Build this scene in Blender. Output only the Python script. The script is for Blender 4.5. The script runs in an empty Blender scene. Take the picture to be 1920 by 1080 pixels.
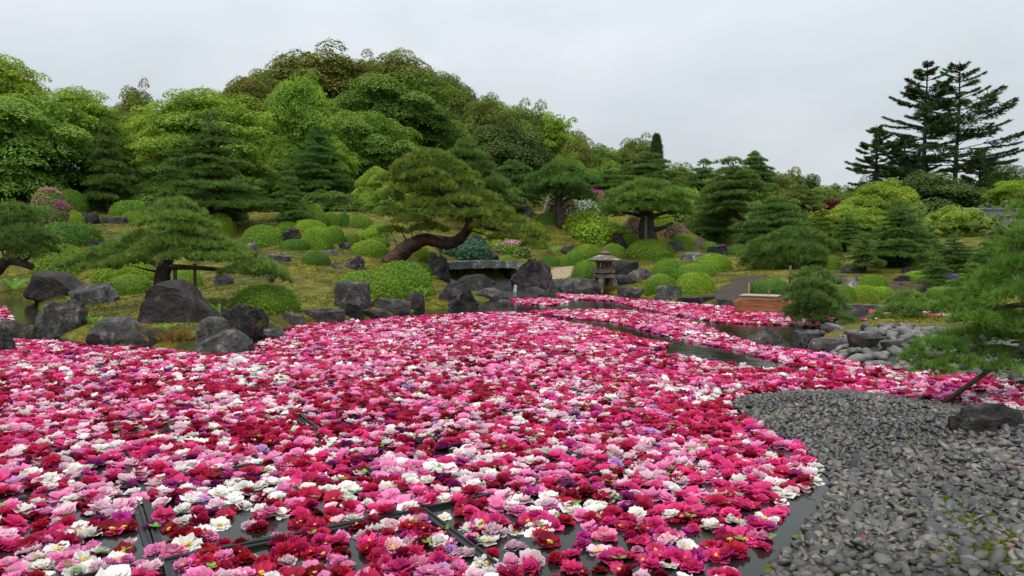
import bpy, math, random
import numpy as np
from mathutils import Vector, noise as mnoise

rng = np.random.default_rng(7)
R = math.radians
S = bpy.context.scene
C = S.collection

# ------------------------------------------------------------------ camera
F_PX, YH, CAM_H = 1400.0, 455.0, 2.0          # 1920-px focal length, horizon row, eye height over the water
PITCH = math.atan((540 - YH) / F_PX)
cam = bpy.data.cameras.new('camera'); camo = bpy.data.objects.new('camera', cam); C.objects.link(camo)
camo.location = (0, 0, CAM_H); camo.rotation_euler = (math.pi/2 - PITCH, 0, 0)
cam.sensor_width = 36.0; cam.lens = 36.0 * F_PX / 1920.0
cam.clip_start = 0.1; cam.clip_end = 3000
S.camera = camo

# ------------------------------------------------------------------ world, sun, exposure
SUN_EL, SUN_AZ = R(62), R(215)
w = bpy.data.worlds.new('World'); S.world = w; w.use_nodes = True
nt = w.node_tree; nt.nodes.clear()
def N(t, kind, **kw):
    n = t.nodes.new(kind)
    for k, v in kw.items(): setattr(n, k, v)
    return n
sky = N(nt, 'ShaderNodeTexSky', sky_type='NISHITA', sun_disc=False)
sky.sun_elevation = SUN_EL; sky.sun_rotation = SUN_AZ; sky.dust_density = 4
scl = N(nt, 'ShaderNodeVectorMath', operation='SCALE'); scl.inputs['Scale'].default_value = 0.1
nt.links.new(sky.outputs[0], scl.inputs[0])
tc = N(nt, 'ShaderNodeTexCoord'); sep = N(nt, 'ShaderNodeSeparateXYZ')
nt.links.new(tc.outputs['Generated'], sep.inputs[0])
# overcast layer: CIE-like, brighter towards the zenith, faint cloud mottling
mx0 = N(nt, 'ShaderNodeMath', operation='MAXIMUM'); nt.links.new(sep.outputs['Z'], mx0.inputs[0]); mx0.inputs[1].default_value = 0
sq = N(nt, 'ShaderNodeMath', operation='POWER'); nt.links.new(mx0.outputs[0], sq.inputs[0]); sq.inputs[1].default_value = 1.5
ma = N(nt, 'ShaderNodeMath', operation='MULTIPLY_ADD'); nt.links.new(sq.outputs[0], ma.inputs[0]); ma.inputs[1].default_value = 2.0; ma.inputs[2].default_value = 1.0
mp = N(nt, 'ShaderNodeMapping'); mp.inputs['Scale'].default_value = (1.6, 1.6, 4.0); nt.links.new(tc.outputs['Generated'], mp.inputs[0])
nz = N(nt, 'ShaderNodeTexNoise'); nz.inputs['Scale'].default_value = 1.7; nz.inputs['Detail'].default_value = 5; nz.inputs['Roughness'].default_value = .5
nt.links.new(mp.outputs[0], nz.inputs['Vector'])
cr = N(nt, 'ShaderNodeValToRGB'); cr.color_ramp.elements[0].position = .34; cr.color_ramp.elements[1].position = .70
cr.color_ramp.elements[0].color = (.405, .442, .470, 1); cr.color_ramp.elements[1].color = (.50, .53, .556, 1)
nt.links.new(nz.outputs[0], cr.inputs[0])
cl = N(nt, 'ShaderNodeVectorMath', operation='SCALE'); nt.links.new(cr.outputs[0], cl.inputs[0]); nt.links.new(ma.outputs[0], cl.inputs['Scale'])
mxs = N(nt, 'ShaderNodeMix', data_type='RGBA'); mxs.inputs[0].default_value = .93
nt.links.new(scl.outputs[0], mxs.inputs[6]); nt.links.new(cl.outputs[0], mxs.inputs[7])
bg = N(nt, 'ShaderNodeBackground'); bg.inputs[1].default_value = 1.0
wo = N(nt, 'ShaderNodeOutputWorld')
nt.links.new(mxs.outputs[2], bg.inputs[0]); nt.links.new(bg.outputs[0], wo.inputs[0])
sd = bpy.data.lights.new('sun', 'SUN'); sd.energy = 1.5; sd.angle = R(25); sd.color = (1, .96, .9)
so = bpy.data.objects.new('sun', sd); C.objects.link(so)
so.rotation_euler = (R(90) - SUN_EL, 0, R(-35))
S.view_settings.view_transform = 'Standard'; S.view_settings.look = 'None'
S.view_settings.exposure = 0.5; S.view_settings.gamma = 1.0; S.view_settings.use_curve_mapping = False
S.cycles.max_bounces = 6; S.cycles.diffuse_bounces = 3; S.cycles.glossy_bounces = 3; S.cycles.transmission_bounces = 3
S.cycles.caustics_reflective = False; S.cycles.caustics_refractive = False
S.cycles.use_denoising = True

# ------------------------------------------------------------------ helpers
cT, sT = math.cos(PITCH), math.sin(PITCH)
def ray(px, py):
    a, b = (px - 960.0), (540.0 - py)
    return np.array([a, F_PX * cT + b * sT, -F_PX * sT + b * cT])
def at_depth(px, py, d):
    r = ray(px, py); return np.array([0, 0, CAM_H]) + r * (d / r[1])
def on_water(px, py):
    r = ray(px, py); return (np.array([0, 0, CAM_H]) + r * (CAM_H / -r[2]))[:2]
def mpp(d): return d / F_PX                    # metres per 1920-pixel at that distance

def make_mesh(name, V, faces, attr=None, smooth=False, mat_idx=None, col=None):
    """faces: list of (n,k) int arrays"""
    me = bpy.data.meshes.new(name)
    V = np.asarray(V, np.float32)
    faces = [np.asarray(f, np.int32) for f in faces if len(f)]
    me.vertices.add(len(V)); me.vertices.foreach_set('co', V.ravel())
    nl = sum(f.size for f in faces); npoly = sum(len(f) for f in faces)
    me.loops.add(nl); me.polygons.add(npoly)
    me.loops.foreach_set('vertex_index', np.concatenate([f.ravel() for f in faces]))
    tot = np.concatenate([np.full(len(f), f.shape[1], np.int32) for f in faces])
    st = np.concatenate([[0], np.cumsum(tot)[:-1]]).astype(np.int32)
    me.polygons.foreach_set('loop_start', st); me.polygons.foreach_set('loop_total', tot)
    me.polygons.foreach_set('use_smooth', np.full(npoly, smooth))
    if mat_idx is not None: me.polygons.foreach_set('material_index', np.asarray(mat_idx, np.int32))
    if attr is not None:
        a = me.attributes.new('var', 'FLOAT', 'POINT'); a.data.foreach_set('value', np.asarray(attr, np.float32))
    if col is not None:
        a = me.attributes.new('tint', 'FLOAT_COLOR', 'POINT')
        cc = np.ones((len(V), 4), np.float32); cc[:, :3] = col; a.data.foreach_set('color', cc.ravel())
    me.update(calc_edges=True)
    return me
def link(name, me, mat=None, parent=None, loc=None, rot=None, scale=None):
    o = bpy.data.objects.new(name, me); C.objects.link(o)
    if parent is not None: o.parent = parent
    if loc is not None: o.location = tuple(loc)
    if rot is not None: o.rotation_euler = rot
    if scale is not None: o.scale = scale
    if mat is not None and me is not None:
        if not me.materials: me.materials.append(mat)
        if me.materials[0] is not mat:
            o.material_slots[0].link = 'OBJECT'; o.material_slots[0].material = mat
    return o
def empty(name, loc, rz=0):
    o = bpy.data.objects.new(name, None); C.objects.link(o); o.location = tuple(loc); o.rotation_euler = (0, 0, rz)
    o.empty_display_size = .2
    return o
def tag(o, label=None, cat=None, group=None, kind=None):
    if label: o['label'] = label
    if cat: o['category'] = cat
    if group: o['group'] = group
    if kind: o['kind'] = kind
    return o
class MB:
    def __init__(s): s.V = []; s.Q = []; s.T = []; s.A = []; s.n = 0
    def add(s, V, Q=None, T=None, a=0.5):
        V = np.asarray(V, float).reshape(-1, 3)
        if Q is not None and len(Q): s.Q.append(np.asarray(Q) + s.n)
        if T is not None and len(T): s.T.append(np.asarray(T) + s.n)
        s.V.append(V); s.A.append(np.broadcast_to(np.asarray(a, float), (len(V),))); s.n += len(V)
    def mesh(s, name, smooth=False):
        fs = []
        if s.Q: fs.append(np.concatenate(s.Q))
        if s.T: fs.append(np.concatenate(s.T))
        return make_mesh(name, np.concatenate(s.V), fs, np.concatenate(s.A), smooth)
def tube(mb, pts, rad, n=7, a=.5, cap=True, rough=0.0):
    pts = np.asarray(pts, float); rad = np.broadcast_to(np.asarray(rad, float), (len(pts),))
    tan = np.gradient(pts, axis=0); tan /= np.linalg.norm(tan, axis=1)[:, None] + 1e-9
    ref = np.array([.13, .21, .97]) if abs(tan[0][2]) < .8 else np.array([1, .1, 0])
    V = []
    u = np.cross(tan[0], ref); u /= np.linalg.norm(u)
    ang = np.linspace(0, 2*math.pi, n, endpoint=False)
    for i in range(len(pts)):
        u = u - tan[i] * u.dot(tan[i]); u /= np.linalg.norm(u) + 1e-9
        v = np.cross(tan[i], u)
        rr = rad[i] * (1 + rough * rng.uniform(-1, 1, n))
        V.append(pts[i] + rr[:, None] * (np.cos(ang)[:, None] * u + np.sin(ang)[:, None] * v))
    V = np.concatenate(V); Q = []
    for i in range(len(pts) - 1):
        for k in range(n):
            Q.append((i*n + k, i*n + (k+1) % n, (i+1)*n + (k+1) % n, (i+1)*n + k))
    T = []
    if cap:
        V = np.vstack([V, pts[0], pts[-1]]); b = len(V) - 2
        for k in range(n):
            T.append((b, (k+1) % n, k)); T.append((b+1, (len(pts)-1)*n + k, (len(pts)-1)*n + (k+1) % n))
    mb.add(V, Q, T, a)
def curve(pts, n):
    """Catmull-Rom through pts -> n points"""
    p = np.asarray(pts, float); p = np.vstack([2*p[0]-p[1], p, 2*p[-1]-p[-2]])
    out = []
    ts = np.linspace(0, len(p) - 3 - 1e-6, n)
    for t in ts:
        i = int(t); f = t - i; a, b, c, d = p[i], p[i+1], p[i+2], p[i+3]
        out.append(.5*((2*b) + (c-a)*f + (2*a-5*b+4*c-d)*f*f + (3*b-a-3*c+d)*f**3))
    return np.array(out)
def box(mb, c, s, rz=0, a=.5, bev=0.0, taper=(1, 1)):
    x, y, z = [q/2 for q in s]
    if bev <= 0:
        V = np.array([(-x,-y,-z),(x,-y,-z),(x,y,-z),(-x,y,-z),(-x*taper[0],-y*taper[1],z),(x*taper[0],-y*taper[1],z),(x*taper[0],y*taper[1],z),(-x*taper[0],y*taper[1],z)])
        Q = [(3,2,1,0),(4,5,6,7),(0,1,5,4),(1,2,6,5),(2,3,7,6),(3,0,4,7)]
    else:
        V = []; Q = []
        def ringv(i, zz, t): 
            xx, yy = (x - i)*t[0], (y - i)*t[1]
            return [(-xx,-yy,zz),(xx,-yy,zz),(xx,yy,zz),(-xx,yy,zz)]
        for i, zz, t in ((bev,-z,(1,1)),(0,-z+bev,(1,1)),(0,z-bev,taper),(bev,z,taper)): V += ringv(i, zz, t)
        Q = [(3,2,1,0),(12,13,14,15)]
        for l in range(3):
            for k in range(4): Q.append((l*4+k, l*4+(k+1)%4, l*4+4+(k+1)%4, l*4+4+k))
        V = np.array(V)
    ca, sa = math.cos(rz), math.sin(rz)
    V = np.stack([V[:,0]*ca - V[:,1]*sa, V[:,0]*sa + V[:,1]*ca, V[:,2]], 1) + np.asarray(c)
    mb.add(V, Q, None, a)
def unit(v): return v / (np.linalg.norm(v, axis=-1, keepdims=True) + 1e-9)
def rand_dirs(n): return unit(rng.normal(size=(n, 3)))

# ------------------------------------------------------------------ materials
def mat(name, col, rough=.6, spec=.4):
    m = bpy.data.materials.new(name); m.use_nodes = True
    b = m.node_tree.nodes['Principled BSDF']
    b.inputs['Base Color'].default_value = (*col, 1); b.inputs['Roughness'].default_value = rough
    b.inputs['Specular IOR Level'].default_value = spec
    return m, m.node_tree, b
def ramp(t, cols, pos):
    r = N(t, 'ShaderNodeValToRGB'); e = r.color_ramp.elements
    while len(e) < len(cols): e.new(.5)
    for i, (c, p) in enumerate(zip(cols, pos)): e[i].position = p; e[i].color = (*c, 1)
    return r
def leaf_mat(name, dark, light, trans=.3, rough=.5, spread=1.0, tr_gain=1.25):
    """leaf to leaf variation from the 'var' attribute plus slow object-space patches"""
    dark = tuple(min(.8, c*1.25) for c in dark); light = tuple(min(.8, c*1.2) for c in light)
    m, t, b = mat(name, light, rough + .12, .12)
    at = N(t, 'ShaderNodeAttribute', attribute_name='var')
    r = ramp(t, [dark, tuple((d+l)/2 for d, l in zip(dark, light)), light], [0, .5, 1])
    t.links.new(at.outputs['Fac'], r.inputs[0])
    hs = N(t, 'ShaderNodeHueSaturation'); oi = N(t, 'ShaderNodeObjectInfo')
    mr = N(t, 'ShaderNodeMapRange'); mr.inputs[3].default_value = .488; mr.inputs[4].default_value = .512
    t.links.new(oi.outputs['Random'], mr.inputs[0]); t.links.new(mr.outputs[0], hs.inputs['Hue'])
    t.links.new(r.outputs[0], hs.inputs['Color'])
    t.links.new(hs.outputs[0], b.inputs['Base Color'])
    tr = N(t, 'ShaderNodeBsdfTranslucent'); g = N(t, 'ShaderNodeVectorMath', operation='MULTIPLY'); g.inputs[1].default_value = (tr_gain*1.05, tr_gain, tr_gain*.6)
    t.links.new(hs.outputs[0], g.inputs[0]); t.links.new(g.outputs[0], tr.inputs[0])
    mx = N(t, 'ShaderNodeMixShader'); mx.inputs[0].default_value = trans
    out = t.nodes['Material Output']
    t.links.new(b.outputs[0], mx.inputs[1]); t.links.new(tr.outputs[0], mx.inputs[2]); t.links.new(mx.outputs[0], out.inputs[0])
    return m
G = {}
G['yellowgreen'] = leaf_mat('leaf_yellowgreen', (.09,.165,.018), (.28,.39,.045), .4)
G['light'] = leaf_mat('leaf_light', (.085,.155,.018), (.255,.365,.045), .38)
G['mid'] = leaf_mat('leaf_mid', (.06,.118,.017), (.19,.275,.04), .34)
G['maple'] = leaf_mat('leaf_maple', (.055,.118,.018), (.21,.32,.052), .38)
G['deep'] = leaf_mat('leaf_deep', (.038,.08,.013), (.14,.22,.034), .3)
G['olive'] = leaf_mat('leaf_olive', (.06,.085,.016), (.18,.215,.038), .3)
G['olivebrown'] = leaf_mat('leaf_olivebrown', (.06,.075,.014), (.19,.20,.036), .28)
G['dark'] = leaf_mat('leaf_dark', (.028,.052,.013), (.095,.14,.028), .25)
G['red'] = leaf_mat('leaf_red', (.06,.008,.014), (.15,.02,.032), .25)
G['pine'] = leaf_mat('needles_dark', (.036,.078,.02), (.145,.235,.055), .32)
G['pine_warm'] = leaf_mat('needles_warm', (.055,.09,.014), (.20,.26,.04), .3)
G['pine_near'] = leaf_mat('needles_near', (.04,.095,.016), (.165,.30,.05), .28)
G['pine_mid'] = leaf_mat('needles_mid', (.055,.095,.018), (.21,.28,.05), .32)
G['pine_bright'] = leaf_mat('needles_bright', (.052,.105,.02), (.20,.31,.07), .32)
G['fir'] = leaf_mat('needles_fir', (.024,.048,.02), (.095,.155,.048), .26)
G['dome'] = leaf_mat('shrub_green', (.06,.12,.012), (.20,.31,.03), .28)
G['dome_bright'] = leaf_mat('shrub_bright', (.09,.155,.012), (.28,.38,.035), .3)
G['dome_dark'] = leaf_mat('shrub_dark', (.036,.085,.011), (.125,.22,.026), .24)
G['juniper'] = leaf_mat('juniper_green', (.022,.06,.03), (.06,.14,.06), .15)
G['fern'] = leaf_mat('fern_green', (.06,.15,.02), (.17,.34,.05), .35)
G['straw'] = leaf_mat('straw_grass', (.10,.065,.02), (.24,.17,.05), .3)

def bark(name, a, b, scale=6):
    m, t, p = mat(name, a, .7, .3)
    tcn = N(t, 'ShaderNodeTexCoord'); nzn = N(t, 'ShaderNodeTexNoise'); nzn.inputs['Scale'].default_value = scale; nzn.inputs['Detail'].default_value = 6
    vo = N(t, 'ShaderNodeTexVoronoi', feature='DISTANCE_TO_EDGE'); vo.inputs['Scale'].default_value = scale*2
    t.links.new(tcn.outputs['Object'], nzn.inputs[0]); t.links.new(tcn.outputs['Object'], vo.inputs[0])
    r = ramp(t, [a, b], [.35, .7]); t.links.new(nzn.outputs[0], r.inputs[0]); t.links.new(r.outputs[0], p.inputs['Base Color'])
    mm = N(t, 'ShaderNodeMath', operation='ADD'); t.links.new(nzn.outputs[0], mm.inputs[0]); t.links.new(vo.outputs[0], mm.inputs[1])
    bu = N(t, 'ShaderNodeBump'); bu.inputs['Strength'].default_value = .8; bu.inputs['Distance'].default_value = .05
    t.links.new(mm.outputs[0], bu.inputs['Height']); t.links.new(bu.outputs[0], p.inputs['Normal'])
    return m
BARK = bark('bark_dark', (.018,.014,.011), (.06,.048,.038))
BARK_RED = bark('bark_red', (.016,.009,.007), (.085,.036,.022), 4)

def rock_mat(name, a, b, moss=.5, rough=.42):
    m, t, p = mat(name, a, rough, .3)
    tcn = N(t, 'ShaderNodeTexCoord'); oi = N(t, 'ShaderNodeObjectInfo')
    ad = N(t, 'ShaderNodeVectorMath', operation='ADD'); sc_ = N(t, 'ShaderNodeVectorMath', operation='SCALE'); sc_.inputs[0].default_value = (37, 53, 19)
    t.links.new(oi.outputs['Random'], sc_.inputs['Scale']); t.links.new(tcn.outputs['Object'], ad.inputs[0]); t.links.new(sc_.outputs[0], ad.inputs[1])
    n1 = N(t, 'ShaderNodeTexNoise'); n1.inputs['Scale'].default_value = 2.6; n1.inputs['Detail'].default_value = 9; n1.inputs['Roughness'].default_value = .65; n1.inputs['Distortion'].default_value = .8
    n2 = N(t, 'ShaderNodeTexNoise'); n2.inputs['Scale'].default_value = 14; n2.inputs['Detail'].default_value = 6; n2.inputs['Roughness'].default_value = .7
    t.links.new(ad.outputs[0], n1.inputs[0]); t.links.new(ad.outputs[0], n2.inputs[0])
    pale = tuple(min(.6, x*2.6+.02) for x in b)
    r = ramp(t, [a, tuple((x+y)/2 for x, y in zip(a, b)), b, pale], [.36, .47, .56, .68]); t.links.new(n1.outputs[0], r.inputs[0])
    mxa = N(t, 'ShaderNodeMix', data_type='RGBA', blend_type='MULTIPLY'); mxa.inputs[0].default_value = .75
    r2 = ramp(t, [(.22,.22,.23), (1.55,1.52,1.45)], [.34, .66]); t.links.new(n2.outputs[0], r2.inputs[0])
    t.links.new(r.outputs[0], mxa.inputs[6]); t.links.new(r2.outputs[0], mxa.inputs[7])
    # moss cushions where noise says
    n3 = N(t, 'ShaderNodeTexNoise'); n3.inputs['Scale'].default_value = 3.3; n3.inputs['Detail'].default_value = 8; n3.inputs['Roughness'].default_value = .7
    t.links.new(ad.outputs[0], n3.inputs[0])
    r3 = ramp(t, [(0,0,0), (1,1,1)], [.76 - .2*moss, .86 - .2*moss]); t.links.new(n3.outputs[0], r3.inputs[0])
    mxm = N(t, 'ShaderNodeMix', data_type='RGBA'); t.links.new(r3.outputs[0], mxm.inputs[0])
    t.links.new(mxa.outputs[2], mxm.inputs[6]); mxm.inputs[7].default_value = (.075, .085, .014, 1)
    t.links.new(mxm.outputs[2], p.inputs['Base Color'])
    rr = N(t, 'ShaderNodeMapRange'); rr.inputs[3].default_value = rough - .12; rr.inputs[4].default_value = rough + .3
    t.links.new(n2.outputs[0], rr.inputs[0]); t.links.new(rr.outputs[0], p.inputs['Roughness'])
    mm = N(t, 'ShaderNodeMath', operation='MULTIPLY_ADD'); t.links.new(n2.outputs[0], mm.inputs[0]); mm.inputs[1].default_value = .35; t.links.new(n1.outputs[0], mm.inputs[2])
    bu = N(t, 'ShaderNodeBump'); bu.inputs['Strength'].default_value = .9; bu.inputs['Distance'].default_value = .25
    t.links.new(mm.outputs[0], bu.inputs['Height']); t.links.new(bu.outputs[0], p.inputs['Normal'])
    return m
RK = {'grey': rock_mat('rock_grey', (.02,.019,.018), (.082,.079,.073), .55, .46), 'dark': rock_mat('rock_dark', (.007,.0065,.006), (.03,.027,.025), .5, .44),
      'brown': rock_mat('rock_brown', (.009,.006,.005), (.038,.026,.021), .5, .46), 'light': rock_mat('rock_light', (.055,.054,.053), (.19,.185,.175), .25),
      'mossy': rock_mat('rock_mossy', (.02,.018,.016), (.07,.062,.054), 1.15), 'mauve': rock_mat('rock_mauve', (.03,.025,.025), (.10,.083,.08), .35)}

# ------------------------------------------------------------------ land and pond outlines (traced on the water level)
def poly(px): return np.array([on_water(*p) for p in px])
SHORE = [(-900,600),(-300,592),(-60,574),(15,560),(70,558),(70,600),(95,630),(180,648),(300,655),(420,666),(475,648),(488,628),(560,612),(640,604),(700,600),(745,590),(800,579),
         (850,578),(905,568),(935,556),(985,556),(1030,552),(1110,546),(1160,551),(1225,560),(1300,569),(1400,575),(1480,580),(1545,579),(1600,578),(1700,581),(1760,584),(1830,590),(1950,596),(2300,600),(3500,600)]
LAND_A = np.vstack([poly(SHORE), [(260, 60), (260, 500), (-260, 500), (-260, 30)]])
LAND_B = np.vstack([poly([(1530,624),(1560,615),(1620,610),(1700,609),(1790,613),(1860,618),(2000,624),(2400,630)]),
                    poly([(2400,740),(2060,728),(1930,712),(1840,702),(1760,697),(1680,690),(1610,680),(1565,664),(1540,650),(1528,638)])])
LAND_C = np.vstack([poly([(1366,757),(1382,747),(1420,740),(1500,734),(1600,737),(1700,751),(1800,765),(1920,780),(2100,800),(2600,860)]), [(9, 2.2), (5.4, 1.0), (2.6, 2.6)],
                    poly([(1415,1100),(1440,1060),(1478,1025),(1498,990),(1522,962),(1548,925),(1550,900),(1532,872),(1508,848),(1480,830),(1435,805),(1400,786),(1378,771)])])
_a, _b = on_water(905, 566), on_water(1012, 556)
CHAN = np.array([_a - (0, 1), _b - (0, 1), _b + (-.3, 2.5), _b + (-.9, 6.5), _a + (-1.9, 6.5), _a + (-1.2, 2.5)])
COBB = COB = poly([(1548,652),(1590,640),(1640,646),(1700,646),(1800,660),(1960,690),(1980,728),(1880,716),(1800,706),(1720,699),(1660,692),(1610,684),(1560,668)])
def sdist(P, poly_):
    """signed distance, positive inside"""
    out = np.empty(len(P))
    a = poly_; b = np.roll(poly_, -1, 0)
    for s in range(0, len(P), 20000):
        p = P[s:s+20000]
        ab = b - a; ap = p[:, None] - a[None]
        t = np.clip((ap*ab).sum(2) / ((ab*ab).sum(1) + 1e-12), 0, 1)
        d = np.sqrt(((ap - t[..., None]*ab)**2).sum(2)).min(1)
        cond = (a[None, :, 1] > p[:, 1:2]) != (b[None, :, 1] > p[:, 1:2])
        xi = (b[:, 0]-a[:, 0]) * (p[:, 1:2]-a[:, 1]) / (b[:, 1]-a[:, 1] + 1e-12) + a[:, 0]
        ins = (cond & (p[:, 0:1] < xi)).sum(1) % 2 == 1
        out[s:s+20000] = np.where(ins, d, -d)
    return out
def wob(x, y, f, seed=0.0):
    return (np.sin(x*f + 1.3*np.sin(y*f*.7 + seed) + seed*2.1) + np.sin(y*f*1.27 + 1.1*np.sin(x*f*.63 + 2 + seed)))*.5
def terrain(P):
    P = np.asarray(P, float).reshape(-1, 2); x, y = P[:, 0], P[:, 1]
    sa = sdist(P, LAND_A); s2 = np.maximum(sa, 0)
    z = np.where(sa < 0, np.maximum(sa*1.2, -.6), np.minimum(s2/.35, 1)*.2 + .10*np.clip(s2 - .35, 0, 3.65) + (.138 - .045*np.clip((x-4)/8, 0, 1))*np.clip(s2-4, 0, 17) + .04*np.clip(s2-21, 0, 60))
    yb = np.clip((y - 23)/13, 0, 1); xb = np.clip((2 - x)/9, 0, 1)
    y2 = np.clip((y - 37.5)/8.5, 0, 1); x2 = np.clip((13 - x)/4.5, 0, 1)
    z = z + np.where(sa > 0, np.maximum(1.55*yb*yb*(3-2*yb)*xb*xb*(3-2*xb), 1.65*y2*y2*(3-2*y2)*x2*x2*(3-2*x2))*np.clip(sa/3, 0, 1), 0)
    z = z + np.where(sa > 1, .10*wob(x, y, .7) * np.clip((sa-1)/3, 0, 1), 0)
    hill = 8.5*np.exp(-((x + 21)/24)**2 - ((y - 98)/26)**2) * np.clip((y-48)/20, 0, 1)
    z = z + np.where(sa > 0, hill, 0)
    sk = sdist(P, CHAN); kf = np.clip(.5 + sk/.9, 0, 1)
    z = np.where(sa > 0, z*(1-kf) + np.minimum(z, .10 + .06*s2)*kf, z)
    sb = sdist(P, LAND_B)
    zb = np.where(sb < 0, np.maximum(sb*.9, -.6), np.minimum(sb*.28, .34) + .03*wob(x, y, 1.9, 1))
    sc = sdist(P, LAND_C)
    zc = np.where(sc < 0, np.maximum(sc*.4, -.6), np.minimum(sc*.16, .45) + .012*wob(x, y, 2.3, 2))
    return np.maximum(np.maximum(z, zb), zc)
def T1(x, y): return float(terrain([(x, y)])[0])
def hit(px, py):
    r = ray(px, py); ts = np.concatenate([np.arange(3, 40, .05), np.arange(40, 160, .2)]) / r[1]
    P = np.array([0, 0, CAM_H]) + ts[:, None]*r
    g = np.maximum(terrain(P[:, :2]), 0)
    k = np.nonzero(P[:, 2] <= g)[0]
    if len(k) == 0: return P[-1]
    return np.array([P[k[0], 0], P[k[0], 1], g[k[0]]])

# ------------------------------------------------------------------ ground
def spaced(lo, hi, fine_lo, fine_hi, step):
    a = np.arange(fine_lo, fine_hi + 1e-6, step)
    out_hi = [fine_hi]; s = step
    while out_hi[-1] < hi: s *= 1.35; out_hi.append(out_hi[-1] + s)
    out_lo = [fine_lo]; s = step
    while out_lo[-1] > lo: s *= 1.35; out_lo.append(out_lo[-1] - s)
    return np.concatenate([out_lo[:0:-1], a, out_hi[1:]])
gx = spaced(-900, 900, -26, 27, .3); gy = spaced(-60, 1500, 1.5, 54, .3)
GX, GY = np.meshgrid(gx, gy); P2 = np.stack([GX.ravel(), GY.ravel()], 1)
GZ = terrain(P2)
# painted-by-place masks: trodden earth and pale sand (they lie where they lie)
def gpoly(px): return np.array([hit(*p)[:2] for p in px])
EARTH = gpoly([(1325,560),(1345,545),(1385,520),(1430,515),(1445,535),(1480,556),(1520,572),(1420,572)])
EARTH2 = gpoly([(1300,455),(1350,450),(1390,462),(1345,470),(1380,480),(1330,478)])
EARTH3 = gpoly([(1530,512),(1640,530),(1720,520),(1800,530),(1740,545),(1650,548),(1560,530)])
SAND = gpoly([(1012,516),(1040,503),(1080,498),(1085,512),(1060,520),(1035,524)])
fine = (P2[:, 0] > -27) & (P2[:, 0] < 28) & (P2[:, 1] < 60)
def smask(pl, soft):
    m = np.zeros(len(P2)); m[fine] = np.clip(.5 + sdist(P2[fine], pl)/soft, 0, 1); return m
earth = np.maximum.reduce([smask(EARTH, 1.2), smask(EARTH2, 1.2), .7*smask(EARTH3, 1.4)]); sand = smask(SAND, .7)
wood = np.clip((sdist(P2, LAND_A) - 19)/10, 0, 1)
ny_, nx_ = GX.shape
idx = np.arange(nx_*ny_).reshape(ny_, nx_)
Q = np.stack([idx[:-1, :-1], idx[:-1, 1:], idx[1:, 1:], idx[1:, :-1]], -1).reshape(-1, 4)
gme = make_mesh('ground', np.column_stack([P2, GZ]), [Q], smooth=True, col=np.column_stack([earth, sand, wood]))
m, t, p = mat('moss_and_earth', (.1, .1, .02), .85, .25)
tcn = N(t, 'ShaderNodeTexCoord')
def nse(scale, det=6, ro=.6, dist=0):
    n = N(t, 'ShaderNodeTexNoise'); n.inputs['Scale'].default_value = scale; n.inputs['Detail'].default_value = det; n.inputs['Roughness'].default_value = ro; n.inputs['Distortion'].default_value = dist
    t.links.new(tcn.outputs['Object'], n.inputs[0]); return n
na, nb, nc = nse(.8, 8, .72, .8), nse(7, 7, .75), nse(1.7, 7, .7, .4)
ra = ramp(t, [(.014,.026,.005), (.055,.066,.006), (.145,.132,.008), (.185,.16,.010), (.05,.034,.009)], [.30, .42, .53, .6, .72]); t.links.new(na.outputs[0], ra.inputs[0])
rb = ramp(t, [(.28,.26,.22), (1.0,1.0,1.0), (1.35,1.35,1.2)], [.36, .52, .72]); t.links.new(nb.outputs[0], rb.inputs[0])
mu = N(t, 'ShaderNodeMix', data_type='RGBA', blend_type='MULTIPLY'); mu.inputs[0].default_value = .9
t.links.new(ra.outputs[0], mu.inputs[6]); t.links.new(rb.outputs[0], mu.inputs[7])
rc = ramp(t, [(0,0,0), (1,1,1)], [.54, .66]); t.links.new(nc.outputs[0], rc.inputs[0])
brn = N(t, 'ShaderNodeMix', data_type='RGBA'); fa = N(t, 'ShaderNodeMath', operation='MULTIPLY'); fa.inputs[1].default_value = .75
t.links.new(rc.outputs[0], fa.inputs[0]); t.links.new(fa.outputs[0], brn.inputs[0]); t.links.new(mu.outputs[2], brn.inputs[6]); brn.inputs[7].default_value = (.075, .045, .016, 1)
at = N(t, 'ShaderNodeAttribute', attribute_name='tint'); sp = N(t, 'ShaderNodeSeparateColor'); t.links.new(at.outputs['Color'], sp.inputs[0])
def over(prev, fac, colr, thr):
    ad = N(t, 'ShaderNodeMath', operation='ADD'); t.links.new(fac, ad.inputs[0]); t.links.new(nc.outputs[0], ad.inputs[1])
    rr = ramp(t, [(0,0,0), (1,1,1)], [thr, thr + .12]); t.links.new(ad.outputs[0], rr.inputs[0])
    x = N(t, 'ShaderNodeMix', data_type='RGBA'); t.links.new(rr.outputs[0], x.inputs[0]); t.links.new(prev, x.inputs[6])
    r2 = ramp(t, [tuple(c*.6 for c in colr), tuple(c*1.3 for c in colr)], [.35, .68]); t.links.new(nb.outputs[0], r2.inputs[0]); t.links.new(r2.outputs[0], x.inputs[7])
    return x.outputs[2]
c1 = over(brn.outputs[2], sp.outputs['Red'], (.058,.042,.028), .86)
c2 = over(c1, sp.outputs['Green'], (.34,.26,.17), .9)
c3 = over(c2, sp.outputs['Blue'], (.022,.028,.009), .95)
t.links.new(c3, p.inputs['Base Color'])
bu = N(t, 'ShaderNodeBump'); bu.inputs['Strength'].default_value = 1; bu.inputs['Distance'].default_value = .09
t.links.new(nb.outputs[0], bu.inputs['Height']); t.links.new(bu.outputs[0], p.inputs['Normal'])
GROUND_MAT = m
ground = tag(link('ground', gme, m), 'mossy garden ground rising behind the pond', kind='structure')

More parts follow.
